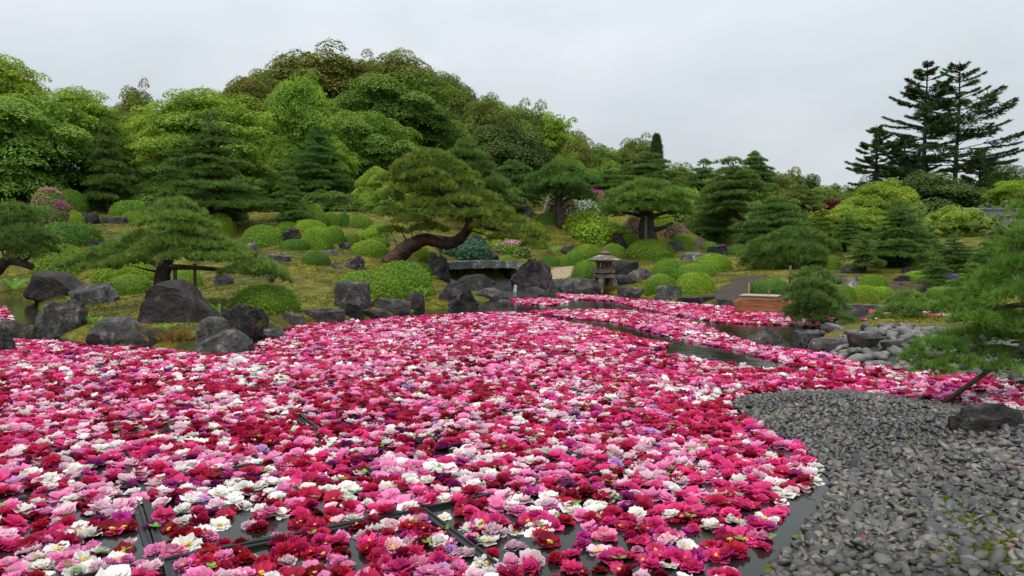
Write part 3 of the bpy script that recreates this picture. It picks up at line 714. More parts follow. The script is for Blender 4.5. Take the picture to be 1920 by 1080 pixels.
# ------------------------------------------------------------------ rocks
for a in [
 (335,603,142,80,'mono','brown','big dark triangular boulder standing in front of the low spreading pine'),
 (182,570,96,40,'flat','grey','grey flat-topped block with a clean top edge beside the dark triangular boulder'),
 (112,556,122,50,'mono','brown','reddish brown wedge rock under the bright bush by the inlet'),
 (114,629,108,72,'crag','grey','tall grey craggy rock standing at the mouth of the left inlet'),
 (84,604,40,24,'round','mossy','small mossy rock wedged beside the grey craggy rock'),
 (216,649,106,58,'round','grey','long sloping grey rock running down into the peonies'),
 (283,654,98,40,'round','dark','low dark rock at the waterline below the dark triangular boulder'),
 (398,640,66,48,'round','grey','upright rounded grey rock behind the lowest rock of the point'),
 (416,666,110,50,'round','grey','lowest mossy rock of the point, ringed by peonies'),
 (452,630,82,64,'crag','dark','slanting dark rock leaning out beside the brown grass tuft'),
 (478,608,44,32,'flat','dark','small dark block behind the slanting rock'),
 (508,636,62,22,'round','grey','small grey rock alone among peonies off the point'),
 (550,611,42,28,'flat','mauve','small angular block under the long bush at the shore'),
 (606,607,82,30,'slab','grey','long low shore slab right of the small angular block'),
 (22,634,70,40,'round','mossy','round mossy rock at the picture edge beside the inlet'),
 (-6,662,60,50,'crag','dark','black rock cut by the edge of the picture at the peony line'),
 (418,536,42,27,'round','grey','pale boulder on the moss just right of the spreading pine'),
 (506,520,28,18,'round','light','small pale rock under the right end of the spreading pine'),
 (524,489,46,14,'slab','grey','flat stone lying in the moss below the far left bushes'),
 (472,476,24,24,'slab','light','pale leaning stone left of the wide dark bush on the slope'),
 (630,504,28,17,'peak','grey','small pointed stone beside the little round bush on the moss'),
 (666,506,50,28,'crag','grey','jagged grey rock at the foot of the leaning pine'),
 (547,453,56,28,'crag','dark','dark jagged rock between two bushes under the small layered pine'),
 (614,477,54,9,'slab','light','long flat stepping stone on the moss slope'),
 (650,467,28,14,'flat','dark','small dark stone between the clipped bushes on the slope'),
 (168,421,44,26,'crag','dark','dark rock with a pale vein below the leaning trunk'),
 (217,419,48,14,'slab','grey','low grey stone right of the dark veined rock'),
 (250,403,44,27,'peak','brown','brown pointed rock in front of the back row of bushes'),
 (188,463,38,15,'flat','dark','low dark stone at the tip of the wide dark bush'),
 (660,578,66,54,'flat','grey','upright grey stone with a rounded top left of the paired bushes'),
 (659,600,48,38,'flat','dark','dark block in front of the upright grey stone'),
 (730,585,84,28,'slab','grey','long grey ledge below the paired bushes'),
 (707,600,54,22,'flat','brown','small brown block at the waterline right of the dark block'),
 (781,583,44,38,'round','brown','brown rounded rock under the ferns by the stream'),
 (853,577,92,52,'crag','dark','big dark lumpy boulder at the left of the waterfall'),
 (893,545,80,32,'round','grey','smooth grey rock below the stone bridge'),
 (920,562,70,24,'round','grey','smooth pale grey hump in the stream'),
 (997,555,56,18,'round','grey','low grey hump at the foot of the waterfall'),
 (962,549,40,13,'round','dark','small dark rock in the stream left of the craggy rock'),
 (908,538,44,16,'round','grey','grey rock in the stream below the slab bridge middle'),
 (880,531,40,18,'crag','dark','dark stone under the left part of the slab bridge'),
 (1003,547,92,64,'crag','mauve','tall weathered craggy rock beside the waterfall'),
 (1078,550,104,30,'round','grey','long smooth rock sloping from the craggy rock towards the lantern'),
 (818,522,56,44,'crag','dark','jagged dark rock carrying the left end of the bridge'),
 (806,486,34,16,'round','grey','grey stone behind the left end of the bridge'),
 (918,490,36,18,'round','dark','dark rounded stone above the bridge'),
 (945,491,20,8,'round','grey','small stone beside the bridge end'),
 (893,465,40,26,'round','dark','dark boulder behind the bend of the leaning trunk'),
 (945,573,34,13,'round','mossy','small mossy rock awash in front of the waterfall'),
 (985,408,56,36,'peak','dark','dark brown boulder below the orange azalea'),
 (1158,471,50,36,'peak','brown','pointed brown rock set in front of the loose light bush'),
 (1171,517,62,30,'flat','dark','dark flat-topped rock behind the stone lantern'),
 (1204,525,52,22,'round','grey','sloping grey rock right of the rock behind the lantern'),
 (1168,534,54,20,'round','dark','low dark rock at the right foot of the lantern'),
 (1262,472,42,22,'round','grey','grey boulder behind the widest clipped bush'),
 (1300,489,46,17,'flat','light','pale flat rock on the path above the clipped bushes'),
 (1344,478,42,21,'flat','dark','dark square boulder beside the garden path'),
 (1259,564,78,30,'round','grey','smooth dome-shaped shore rock under the front bushes'),
 (1316,569,92,16,'slab','dark','long dark shore slab at the end of the earth path'),
 (1382,574,84,15,'slab','grey','long grey shore slab left of the wooden boat'),
 (1192,556,70,20,'slab','grey','broad shore slab right of the stone lantern'),
 (1069,477,38,19,'crag','dark','dark stone left of the bushes behind the lantern'),
 (1241,376,30,18,'round','dark','dark stone far up the path under the pines'),
 (1433,642,78,32,'peak','mauve','lone pointed rock rising from open water off the islet'),
 (1519,650,58,34,'flat','grey','upright rock at the tip of the pine islet'),
 (1557,658,74,28,'round','mauve','broad smooth rock at the front of the pine islet'),
 (1627,655,66,32,'flat','brown','flat-topped brown rock above the pale cobbles'),
 (1686,652,62,15,'slab','brown','low brown ledge at the back of the pale cobbles'),
 (1570,620,56,16,'round','grey','grey rock at the root of the leaning islet pine'),
 (1600,539,54,22,'peak','light','pale grey rock shaped like a little mountain'),
 (1565,533,26,18,'flat','grey','small upright stone beside the little mountain rock'),
 (1596,513,42,16,'flat','dark','dark flat stone under the far pine behind the mountain rock'),
 (1695,527,42,12,'slab','dark','long dark stone on the brown moss'),
 (1705,512,30,13,'round','dark','small round dark stone at the back of the moss lawn'),
 (1643,545,34,7,'slab','grey','flat stone lying under the bush by the mountain rock'),
 (1624,583,104,14,'slab','grey','long straight edging stone on the far bank'),
 (1698,585,54,13,'slab','dark','short dark edging stone on the far bank'),
 (1752,587,58,12,'slab','grey','pale edging stone behind the small islet pine'),
 (1758,549,60,15,'slab','dark','low dark stones under the far trimmed pines'),
 (1912,714,44,28,'round','light','pale rounded boulder at the end of the cobbles'),
 (1862,664,40,24,'flat','light','pale block under the near pine branch'),
]: rock(*a)
rock(1858, 812, 162, 58, 'crag', 'dark', 'black craggy rock lying across the top of the pebble beach', dp=.5)

# ------------------------------------------------------------------ clipped bushes
for a in [
 (132,466,116,46,'dome_dark','wide dark green clipped bush below the lilac azalea'),
 (113,524,112,62,'dome','tall green bush behind the reddish wedge rock'),
 (235,536,118,48,'dome_bright','bright bush left of the spreading pine trunk'),
 (243,553,80,36,'dome','small round bush in front of the bright bush by the trunk'),
 (349,541,58,38,'dome_bright','bright bush right of the spreading pine trunk'),
 (496,589,132,52,'dome','wide low bush at the shore right of the slanting rock'),
 (496,463,82,38,'dome','broad clipped bush left of the dark jagged rock'),
 (553,469,58,20,'dome_dark','low flat bush at the foot of the dark jagged rock'),
 (595,469,60,40,'dome_bright','tall bright bush right of the dark jagged rock'),
 (583,442,66,28,'dome_bright','bright bush peeping over the tall bright bush'),
 (628,457,38,31,'dome','round bush at the right of the tall bright bush'),
 (590,426,46,39,'dome','upright bush in the back row under the small layered pine'),
 (624,425,34,25,'dome','middle bush of the back row below the woods'),
 (646,425,24,24,'dome_dark','last bush of the back row below the woods'),
 (660,456,30,19,'dome','small bush left of the spiky yellow bush'),
 (692,481,76,28,'dome_bright','bright low bush at the root of the leaning pine'),
 (707,461,48,15,'dome','low bush behind the bright low bush at the pine root'),
 (593,498,54,26,'dome_dark','little round bush alone on the moss'),
 (754,557,114,62,'dome','taller of the paired bushes by the stream'),
 (692,559,128,48,'dome','lower of the paired bushes behind the upright grey stone'),
 (784,521,54,27,'dome_dark','bush tucked behind the taller paired bush'),
 (788,484,38,21,'dome_bright','small bright bush under the leaning trunk'),
 (797,500,30,20,'dome','small mossy bush left of the stone bridge'),
 (415,446,58,42,'dome_bright','yellowish bush under the tall layered pine'),
 (137,402,60,42,'dome_dark','dark bush beneath the big maple'),
 (176,395,42,36,'dome_dark','dark bush left of the leaning trunk'),
 (230,399,56,42,'dome_dark','large bush right of the leaning trunk'),
 (252,410,80,32,'dome','wide bush around the brown pointed rock'),
 (258,417,54,20,'dome','small bush in front of the brown pointed rock'),
 (292,384,60,18,'dome_dark','low dark hedge far back under the maple'),
 (140,427,42,30,'dome_bright','light green bush beside the magenta azalea'),
 (1218,487,90,36,'dome','widest clipped bush behind the lantern lawn'),
 (1280,457,44,18,'dome_bright','upper of the two bushes beside the path'),
 (1279,470,42,25,'dome','lower of the two bushes beside the path'),
 (1336,512,76,34,'dome_bright','large bright bush at the right of the cluster of five'),
 (1257,521,68,34,'dome','back left bush of the cluster of five'),
 (1304,524,76,28,'dome','middle bush of the cluster of five'),
 (1239,548,62,32,'dome','front left bush of the cluster of five'),
 (1304,551,78,38,'dome_bright','front right bush of the cluster of five'),
 (1099,536,58,44,'dome','bush touching the left side of the stone lantern'),
 (1157,534,24,15,'dome_bright','tiny bush at the right foot of the stone lantern'),
 (1100,493,64,32,'dome','tallest bush of the row rising behind the lantern'),
 (1150,487,52,28,'dome','bush just right of the lantern roof'),
 (1077,498,40,26,'dome','second smallest bush of the row leading to the lantern'),
 (1061,499,32,19,'dome','bush in the middle of the row leading to the lantern'),
 (1032,499,46,18,'dome_dark','low brownish bush at the start of the row leading to the lantern'),
 (949,493,28,14,'dome_bright','small yellowish bush at the right end of the bridge'),
 (1445,554,82,30,'dome_dark','dark wide bush behind the wooden boat'),
 (1383,479,44,20,'dome_dark','dark bush beside the square boulder on the path'),
 (1398,462,34,15,'dome','far bush under the tall pines by the path'),
 (1583,567,48,31,'dome','left bush of the pair on the far bank'),
 (1621,567,54,31,'dome_bright','right bush of the pair on the far bank'),
 (1638,541,54,25,'dome','bush right of the little mountain rock'),
 (1718,527,46,18,'dome_bright','low yellowish bush on the far moss lawn'),
 (1559,506,30,26,'dome','small bush behind the leaning low pine'),
 (1028,423,48,23,'dome_dark','dark bush below the dark brown boulder'),
 (560,412,52,27,'dome_dark','dark mound under the trees left of the back row bushes'),
 (676,428,50,24,'dome','mound behind the spiky yellow bush'),
 (708,442,44,20,'dome_bright','bright mound nearest the bright drooping maple'),
 (438,416,60,26,'dome_dark','dark mound at the foot of the tall layered pine'),
 (345,428,52,24,'dome','mound showing left of the spreading pine top'),
 (368,406,60,26,'dome_dark','dark mound in the shade of the tall layered pine'),
 (300,404,54,24,'dome','mound in the back row below the fresh green tree'),
 (540,436,44,20,'dome','mound above the dark jagged rock'),
 (1008,468,40,18,'dome','mound right of the low pink azalea'),
 (1180,462,44,22,'dome_bright','bright mound behind the pointed brown rock'),
 (1330,470,36,16,'dome','small mound behind the dark square boulder'),
 (1425,500,50,20,'dome','mound beside the trunk of the leaning low pine'),
 (1655,560,50,22,'dome_bright','bright mound nearest the straight edging stone'),
 (1770,560,60,22,'dome','mound behind the low dark stones on the far bank'),
 (1500,492,40,16,'dome','low bush half hidden behind the leaning low pine'),
]: bush(*a)
for a in [
 (1102,437,98,38,'dome_bright','loose leafy light bush behind the larger loose bush'),
 (1125,460,120,42,'dome_bright','large loose light green bush above the lantern'),
 (694,453,54,21,'dome_bright','spiky yellow bush on the slope'),
 (925,471,52,30,'dome_bright','loose bright bush behind the bridge stones'),
 (1232,424,54,28,'dome_bright','loose yellow bush behind the umbrella-shaped pine'),
 (777,398,54,46,'dome_bright','bright mound glimpsed through the leaning pine'),
 (1562,470,60,30,'dome_dark','dark bush in front of the grey umbrella'),
 (1690,498,40,36,'dome_bright','fresh bright bush on the far lawn edge'),
 (1345,452,60,22,'dome','loose bush under the tall pine by the path'),
 (1840,560,70,34,'dome','loose bush behind the near pine branch'),
 (1735,505,60,34,'dome_dark','dark loose bush under the big conical pine'),
 (1660,482,60,26,'dome_dark','dark loose bush left of the big conical pine foot'),
 (1795,512,70,30,'dome_dark','dark loose bush below the dark pine on the right bank'),
 (1850,525,60,28,'dome','loose green bush in front of the house wall'),
 (1540,462,50,22,'dome_dark','dark loose bush under the yellowish pine'),
 (1300,432,60,24,'dome_dark','dark loose bush under the distant pines left of the path'),
 (1480,470,44,18,'dome_dark','dark loose bush behind the leaning low pine crown'),
 (1000,440,44,22,'dome','loose bush right of the leaning pine crown'),
 (890,440,40,26,'dome_bright','bright bush behind the bend of the leaning trunk'),
]: bush(*a, kind='loose', name='leafy_bush')
bush(866,488,104,38,'juniper','spreading blue green juniper above the stone bridge', kind='loose', name='juniper_bush')
for a in [
 (97,408,58,48,'pink',.8,'lilac azalea under the drooping maple'),
 (106,428,68,44,'magenta',.55,'magenta azalea at the edge of the big maple','dome_dark'),
 (26,470,70,76,'magenta',.25,'dark azalea with a few magenta blooms behind the edge pine','dome_dark'),
 (205,362,76,48,'palepink',.5,'pale pink azalea behind the leaning trunk','dome_dark'),
 (1052,410,62,46,'palepink',.75,'pale pink azalea behind the black trunk'),
 (1100,407,44,28,'white',.95,'white azalea at the foot of the magenta one'),
 (1113,396,56,34,'magenta',.95,'vivid magenta azalea in full bloom'),
 (965,386,34,24,'orange',.6,'orange azalea above the dark brown boulder','dome_bright'),
 (1190,447,44,34,'pink',.6,'rose azalea left of the umbrella-shaped pine'),
 (1265,449,50,26,'pink',.45,'rose azalea right of the umbrella-shaped pine'),
 (955,481,76,26,'pink',.35,'low pink azalea beside the stone bridge'),
 (1778,490,44,22,'palepink',.55,'pale rose azalea below the yellow maple','dome_dark'),
 (1782,526,28,10,'violet',.7,'purple flowers at the back of the far lawn','dome_dark'),
 (1212,410,30,22,'magenta',.3,'dark azalea with red blooms under the umbrella-shaped pine'),
]: azalea(*a)

# ------------------------------------------------------------------ trees
for a in [
 # left wood, nearest first
 (50,166,290,228,43,'maple','spray','big drooping green maple overhanging the inlet','maple_tree'),
 (20,84,220,230,49,'yellowgreen','fine','tall yellow green tree rising behind the big maple'),
 (150,150,170,170,47,'yellowgreen','fine','yellow green tree between the big maple and the leaning trunk'),
 (262,148,100,190,56,'olive','round','olive tree behind the gap in the left wood'),
 (388,150,290,215,47,'light','fine','broad fresh green tree behind the tall layered pine'),
 (470,132,140,150,62,'olivebrown','round','brownish olive tree above the fresh green tree'),
 (562,118,140,230,56,'light','spray','tall fresh green tree on the shoulder of the hill'),
 (590,84,260,190,88,'olivebrown','round','rust-tinged evergreen on top of the hill'),
 (500,140,120,130,80,'olive','round','evergreen on the left flank of the hill'),
 (765,92,190,170,85,'olive','round','olive evergreen crowning the right of the hill'),
 (690,98,110,150,90,'olivebrown','round','evergreen between the two hilltop crowns'),
 (748,128,250,190,62,'deep','spray','broad deep green tree in the middle of the hill'),
 (700,200,190,170,53,'mid','spray','layered green tree below the deep green tree'),
 (858,148,110,190,76,'olivebrown','round','olive tree on the falling ridge'),
 (925,174,130,180,73,'olive','fine','feathery olive tree further down the ridge'),
 (1000,187,120,180,71,'olive','round','bronze green tree near the end of the ridge'),
 (1044,198,80,120,69,'yellowgreen','open','thin airy tree at the end of the ridge'),
 (955,222,180,180,57,'dark','round','dark broadleaf evergreen behind the leaning pine'),
 (1086,252,100,130,64,'olive','round','rounded olive tree right of the airy tree'),
 (1064,285,90,110,58,'mid','round','fresh green tree below the airy tree'),
 (706,305,92,130,43,'light','spray','bright drooping maple left of the leaning pine','maple_tree'),
 (622,250,90,120,49,'light','spray','bright spray of maple behind the layered pines','maple_tree'),
 (640,330,150,110,55,'deep','round','deep green understorey tree below the hill'),
 (800,310,160,130,56,'dark','round','dark understorey tree behind the leaning pine crown'),
 (480,330,160,110,52,'deep','round','deep green understorey tree behind the small layered pine'),
 (300,290,150,120,50,'deep','round','deep green understorey tree left of the tall layered pine'),
 (1140,262,70,110,76,'olive','open','thin olive tree on the skyline right of the ridge'),
 (1192,250,100,110,72,'olive','round','olive tree beside the narrow dark conifer'),
 (1275,300,90,110,68,'olive','round','olive tree right of the narrow dark conifer'),
 (1010,330,110,100,54,'dark','round','dark understorey tree behind the black trunk'),
 (1130,310,120,110,62,'mid','round','fresh green tree behind the middle pines'),
 (1270,345,130,110,60,'light','round','light green tree shining through the middle pines'),
 (1345,330,120,120,66,'light','round','light green tree behind the tall path pine'),
 (1478,303,80,110,86,'olivebrown','open','bronze tree on the low skyline'),
 (1516,316,62,80,90,'dark','open','dark tree on the low skyline'),
 (1470,355,90,70,62,'olive','round','olive tree above the yellowish pine'),
 (1562,338,34,50,96,'dark','open','small thin tree in the dip of the skyline'),
 (1592,340,44,60,92,'olive','open','sparse tree left of the firs'),
 (1640,326,130,120,53,'yellowgreen','spray','yellow green maple in front of the firs','maple_tree'),
 (1598,374,140,90,47,'yellowgreen','spray','lower yellow green maple left of the conical pine','maple_tree'),
 (1798,378,144,96,45,'yellowgreen','spray','bright yellow maple in front of the roof','maple_tree'),
 (1570,370,84,40,60,'red','spray','dark red maple peeping over the yellow green maples','maple_tree'),
 (1880,304,120,120,78,'dark','round','dark tree at the right of the firs'),
 (1900,335,100,62,58,'yellowgreen','round','yellow green tree at the picture edge above the roof'),
 (1745,318,210,130,70,'dark','round','dark evergreen filling the foot of the firs'),
 (1640,330,110,110,76,'dark','round','dark evergreen behind the yellow green maple'),
 (1700,395,120,90,58,'dark','round','dark evergreen behind the conical pine'),
 (1400,330,120,120,70,'mid','round','green tree behind the tall path pine crown'),
 (300,190,150,160,52,'yellowgreen','fine','yellow green tree left of the broad fresh green tree'),
 (470,285,130,130,50,'light','spray','fresh green tree right of the tall layered pine'),
 (200,215,110,130,49,'mid','spray','green tree above the leaning trunk'),
 (640,104,180,150,91,'olive','round','olive evergreen filling the crest of the hill'),
 (540,112,140,150,87,'olive','round','olive evergreen on the left of the crest'),
 (840,128,130,150,82,'olive','fine','olive tree where the crest begins to fall'),
 (905,172,120,150,80,'olive','round','olive tree halfway down the ridge'),
 (965,186,120,150,77,'mid','round','green tree on the lower ridge'),
 (1060,238,110,120,74,'olive','round','olive tree just below the ridge end'),
 (1120,270,110,110,72,'mid','round','green tree on the low skyline right of the ridge'),
 (1160,272,90,110,78,'olive','fine','feathery tree on the low skyline'),
 (1310,318,110,90,76,'olive','round','olive tree on the low skyline behind the thin tall pine'),
 (1370,310,110,100,82,'mid','round','green tree on the low skyline behind the tall path pine'),
 (1440,318,110,90,84,'olive','round','olive tree on the low skyline left of the bronze tree'),
 (1530,345,120,80,82,'mid','round','green tree in the dip of the skyline'),
 (1600,350,110,90,80,'olive','round','olive tree at the foot of the small fir'),
 (430,160,150,150,66,'mid','round','green tree behind the broad fresh green tree'),
 (225,205,130,140,58,'mid','round','green tree behind the gap in the left wood top'),
 (630,350,150,90,42,'deep','spray','low deep green tree behind the back row bushes'),
 (720,352,100,90,41,'mid','spray','low green tree left of the leaning pine trunk'),
 (330,330,160,100,44,'deep','spray','low deep green tree behind the spreading pine top'),
 (930,345,130,90,46,'deep','round','low deep green tree right of the leaning pine'),
 (1290,375,120,80,52,'mid','round','low green tree beside the umbrella-shaped pine'),
 (655,268,110,110,58,'mid','spray','green tree under the tall fresh tree of the shoulder'),
 (830,215,130,120,66,'mid','round','green tree right of the layered green tree'),
 (60,310,200,90,44,'deep','round','dark green tree under the big drooping maple'),
 (200,300,120,130,46,'dark','round','dark tree behind the leaning trunk'),
 (560,290,130,120,53,'deep','round','deep green tree behind the dark pine on the hill foot'),
 (850,270,120,120,62,'deep','round','deep green tree left of the dark broadleaf evergreen'),
 (640,200,160,150,72,'deep','round','deep green tree on the left of the layered green tree'),
 (1225,320,120,90,70,'olive','round','olive tree behind the rounded pine'),
 (1530,372,120,80,64,'dark','round','dark tree behind the yellowish pine'),
 (1720,445,120,60,50,'dark','round','dark shrubby tree behind the conical pine'),

]:
    px, top, wp, hp, d, tone, kind, lab = a[:8]
    leafy_tree(px, top, wp, hp, d, tone, kind, lab, a[8] if len(a) > 8 else 'broadleaf_tree', group='trees of the garden wood')
# undergrowth closing the wood
n = 60000; Pu = np.column_stack([rng.uniform(-62, 62, n*3), rng.uniform(38, 118, n*3)]); su = sdist(Pu, LAND_A)
ku = (su > np.where((Pu[:,0] < 9) & (Pu[:,1] > 44), 15, 24) + 3*wob(Pu[:,0], Pu[:,1], .35, 3)) & (np.abs(Pu[:,0]) < Pu[:,1]*.72 + 3); Pu = Pu[ku][:n]; su = su[ku][:n]
hu = (1.3 + 1.1*wob(Pu[:,0], Pu[:,1], .8, 5))*np.clip((su-16)/10, .3, 1)*rng.uniform(.15, 1, len(Pu))**.6
Vu, Tu = leaf_tris(np.column_stack([Pu, terrain(Pu) + np.maximum(hu, .05)]), unit(np.array([0, -.4, .8]) + .6*rng.normal(size=(len(Pu), 3))), .46)
mb = MB(); mb.add(Vu, None, Tu, np.repeat(rng.uniform(0, 1, len(Pu)), 3))
tag(link('undergrowth', mb.mesh('undergrowth'), G['dark']), 'dark undergrowth covering the hill under the wood', kind='stuff')
# moss and short grass giving the lawns a nap
n = 240000; Pg = np.column_stack([rng.uniform(-22, 24, n), rng.uniform(11.5, 48, n)]); sg = sdist(Pg, LAND_A); sb_ = sdist(Pg, LAND_B)
gx_ = np.array([mnoise.noise(Vector((a*.9, b*.9, 4.2))) + .6*mnoise.noise(Vector((a*3.1, b*3.1, 1.7))) for a, b in Pg])
kg = (((sg > .05) & (sg < 20)) | (sb_ > .2)) & (gx_ > -.05) & (np.abs(Pg[:,0]) < Pg[:,1]*.72) & (sdist(Pg, EARTH) < 0) & (sdist(Pg, EARTH2) < 0) & (sdist(Pg, SAND) < 0) & (sdist(Pg, COBB) < 0); Pg = Pg[kg]
mb = MB(); needles(mb, np.column_stack([Pg, terrain(Pg) + .005]), unit(np.array([0, 0, 1.]) + .5*rng.normal(size=(len(Pg), 3))), 1, .05, .035, .6)
tag(link('moss_nap', mb.mesh('moss_nap'), leaf_mat('moss_nap', (.035,.05,.005), (.15,.15,.010), .15)), 'short mossy nap growing over the banks', kind='stuff')
# narrow cypress
cb = MB(); n = 2600; zz = rng.uniform(0, 1, n)**1.2; an = rng.uniform(0, 6.28, n); rr = (1-zz)**.8*(.9 + .25*np.sin(an*3 + zz*9))
P = np.column_stack([np.cos(an)*rr, np.sin(an)*rr, zz*5.6 + .2]); needles(cb, P, unit(np.column_stack([np.cos(an)*.5, np.sin(an)*.5, np.ones(n)])), 5, .5, .12, .5)
x, y = (1228-960)/F_PX*70, 70.; zt = at_depth(1228, 252, 70)[2]; zg = T1(x, y)
root = tag(empty('cypress_tree', (x, y, zg)), 'narrow pointed dark conifer on the skyline', 'cypress', 'trees of the garden wood')
link('crown', cb.mesh('crown'), G['fir'], root, (0, 0, max(0, zt - zg - 6.1)))
mb = MB(); tube(mb, [(0,0,-.3), (0,0,(zt-zg)*.6), (0,0,zt-zg-.4)], [.2,.14,.03], 7); link('trunk', mb.mesh('trunk', True), BARK, root)

fir_tree(1727, 112, 80, 18, 10, 11, 'taller left one of the twin firs against the sky', .28)
fir_tree(1786, 114, 81, 18, 13, 12, 'right one of the twin firs with long low boughs', .28)
fir_tree(1636, 234, 82, 11, 6.5, 13, 'small fir left of the twin firs', .3)
fir_tree(1690, 250, 84, 11, 9.5, 14, 'half hidden fir behind the foot of the twin firs', .1)
fir_tree(1830, 290, 86, 11, 8.5, 15, 'low dark fir right of the twin firs', .1)

for a in [
 # px, top, width, proto, tone, label, d, base
 (210,218,98,'cone_b','pine','dark pine with a leaning trunk beside the big maple',None,400),
 (396,207,250,'cone_a','pine','tall layered pine in front of the fresh green tree',None,430),
 (545,330,116,'cone_c','pine','small layered pine above the dark jagged rock',None,430),
 (592,232,140,'cone_b','pine','dark pine in front of the tall fresh green tree',47,None),
 (884,258,150,'broad_a','pine','layered pine behind the crown of the leaning pine',43,None),
 (1142,318,120,'umbrella_a','pine','flat-topped pine behind the magenta azalea',57,None),
 (1208,283,140,'round_a','pine','rounded pine high above the umbrella-shaped pine',60,None),
 (1308,296,96,'umbrella_b','pine','thin tall pine with a bent trunk on the skyline',61,None),
 (1382,290,160,'umbrella_b','pine','tall path pine with a dark straight trunk',None,462),
 (1412,280,80,'tall_a','pine','bluish pine on the skyline behind the tall path pine',80,None),
 (1340,372,110,'broad_a','pine','spreading pine left of the tall path pine',None,455),
 (1448,368,136,'broad_a','pine','broad pine behind the leaning low pine',None,470),
 (1536,380,92,'cone_c','pine_warm','yellowish conical pine in the middle distance',None,472),
 (1682,376,154,'cone_a','pine','big dark conical pine below the yellow maple',None,500),
 (1620,436,78,'cone_c','pine','small dark pine behind the little mountain rock',None,512),
 (1756,480,84,'cone_c','pine','small neat pine on the far lawn',None,545),
 (1822,492,92,'cone_c','pine_bright','bright dome-shaped pine near the right bank',None,562),
 (1868,440,92,'broad_a','pine','layered pine in front of the dark house wall',None,522),
 (1270,395,110,'cone_c','pine','low dark pine behind the rose azalea',53,None),
 (1500,345,100,'round_a','pine','rounded pine left of the red maple',62,None),
 (660,300,90,'cone_a','pine','dim pine at the foot of the hill',52,None),
 (1175,345,120,'round_a','pine','dim pine behind the umbrella-shaped pine',55,None),
 (1320,360,80,'round_a','pine','slender dark pine between the spreading pines',57,None),
 (960,300,110,'broad_a','pine','dim pine right of the leaning pine crown',50,None),
 (1725,430,90,'broad_a','pine','low pine below the bright yellow maple',None,492),
 (1690,560,70,'cone_c','pine','small pine on the far bank behind the islet pine',26,None),
 (1845,545,120,'cone_c','pine_bright','wide low pine behind the near branch',24,None),
 (1585,400,90,'cone_c','pine','small pine left of the lower yellow green maple',None,472),
 (1660,450,90,'cone_c','pine','small pine in the shade of the big conical pine',None,500),
 (1790,440,100,'cone_a','pine','dark pine below the bright yellow maple',None,508),
 (1420,395,90,'cone_c','pine','small dark pine by the earth path',None,464),
 (1510,415,90,'cone_c','pine','small pine behind the crown of the leaning low pine',None,490),
 (1905,460,100,'cone_c','pine','dim pine by the house behind the near branch',None,525),
]: pine(a[0], a[1], a[2], a[3], a[4], a[5], d=a[6], base=a[7])

# pines modelled pad by pad
hero_pine(306, 560, 18.6, [(306,566,0),(304,520,0),(312,490,.05),(318,440,.1),(326,400,.1)],
 [(332,386,0,70,30),(305,400,.2,60,26),(360,402,.2,60,26),(332,410,-.4,90,30),(285,420,.2,64,24),(378,424,.2,60,24),(330,432,-.6,96,30),(272,444,.1,76,26),(388,448,.1,70,26),(315,456,-.8,90,30),(360,462,-.6,80,26),
  (240,462,.1,84,28),(205,476,-.1,90,28),(280,474,-.7,84,28),(165,490,.1,84,28),(245,492,-.4,90,26),(420,466,.1,84,24),(450,484,-.2,80,24),(400,486,-.6,76,22),(340,484,-.9,90,24),
  (480,500,-.3,84,26),(512,514,-.1,66,28),(440,512,-.5,60,20),(526,526,-.1,40,24),(132,500,.1,60,22),(190,500,-.3,80,22),(330,440,.8,110,26),(400,470,.9,90,22),(250,472,.8,100,24)],
 'pine_bright', 'low spreading pine with long side boughs above the dark triangular boulder', fat=(.24,.19,.17,.13,.07), twig=1.0, dens=190, k=13, L=.16, nw=.016,
 branches=[([(315,500,0),(370,502,-.1),(430,508,-.2),(490,514,-.2)],.075), ([(306,492,0),(270,470,0),(210,466,0),(165,484,0)],.05), ([(320,450,0),(370,455,-.3),(420,466,-.2)],.045)])
hero_pine(745, 490, 29, [(728,498,0),(748,478,0),(772,460,0),(800,449,.2),(840,458,.2),(866,444,.1),(880,420,0),(872,396,.1),(850,376,.2),(822,358,.2),(798,338,.2)],
 [(806,296,0,92,34),(770,312,-.2,80,30),(842,314,.2,80,30),(800,330,-.7,90,30),(745,334,.2,74,28),(866,342,.1,76,30),(820,348,-.8,80,28),(768,358,-.3,86,28),(730,372,.1,56,24),
  (905,372,.2,72,30),(862,378,-.8,84,28),(795,384,-.7,84,28),(738,402,.1,64,24),(925,396,-.1,72,28),(885,404,-.9,90,28),(835,402,-.9,80,24),(770,414,-.5,80,26),(958,414,.1,72,28),
  (915,424,-.8,76,24),(735,434,.3,60,20),(805,430,-.2,76,22),(985,434,-.2,70,26),(1012,448,.2,50,22),(950,446,-.6,76,22),(1000,460,-.5,54,18),(830,366,1.1,100,24),(770,340,.9,80,22),(905,392,1.1,84,22),(870,330,.9,60,20)],
 'pine_mid', 'old leaning pine with a red bent trunk over the stone bridge', fat=(.40,.34,.30,.24,.22,.20,.17,.14,.11,.09,.06), dens=95, k=11, L=.21, nw=.023,
 branches=[([(878,420,0),(905,424,-.3),(932,432,-.3),(960,438,-.2)],.12), ([(862,444,.1),(838,446,.5),(815,441,.7)],.06), ([(850,376,.2),(880,384,.2),(910,388,.2)],.07), ([(822,358,.2),(785,356,.1),(750,350,.1)],.06)], barkm=BARK_RED, n_side=10)
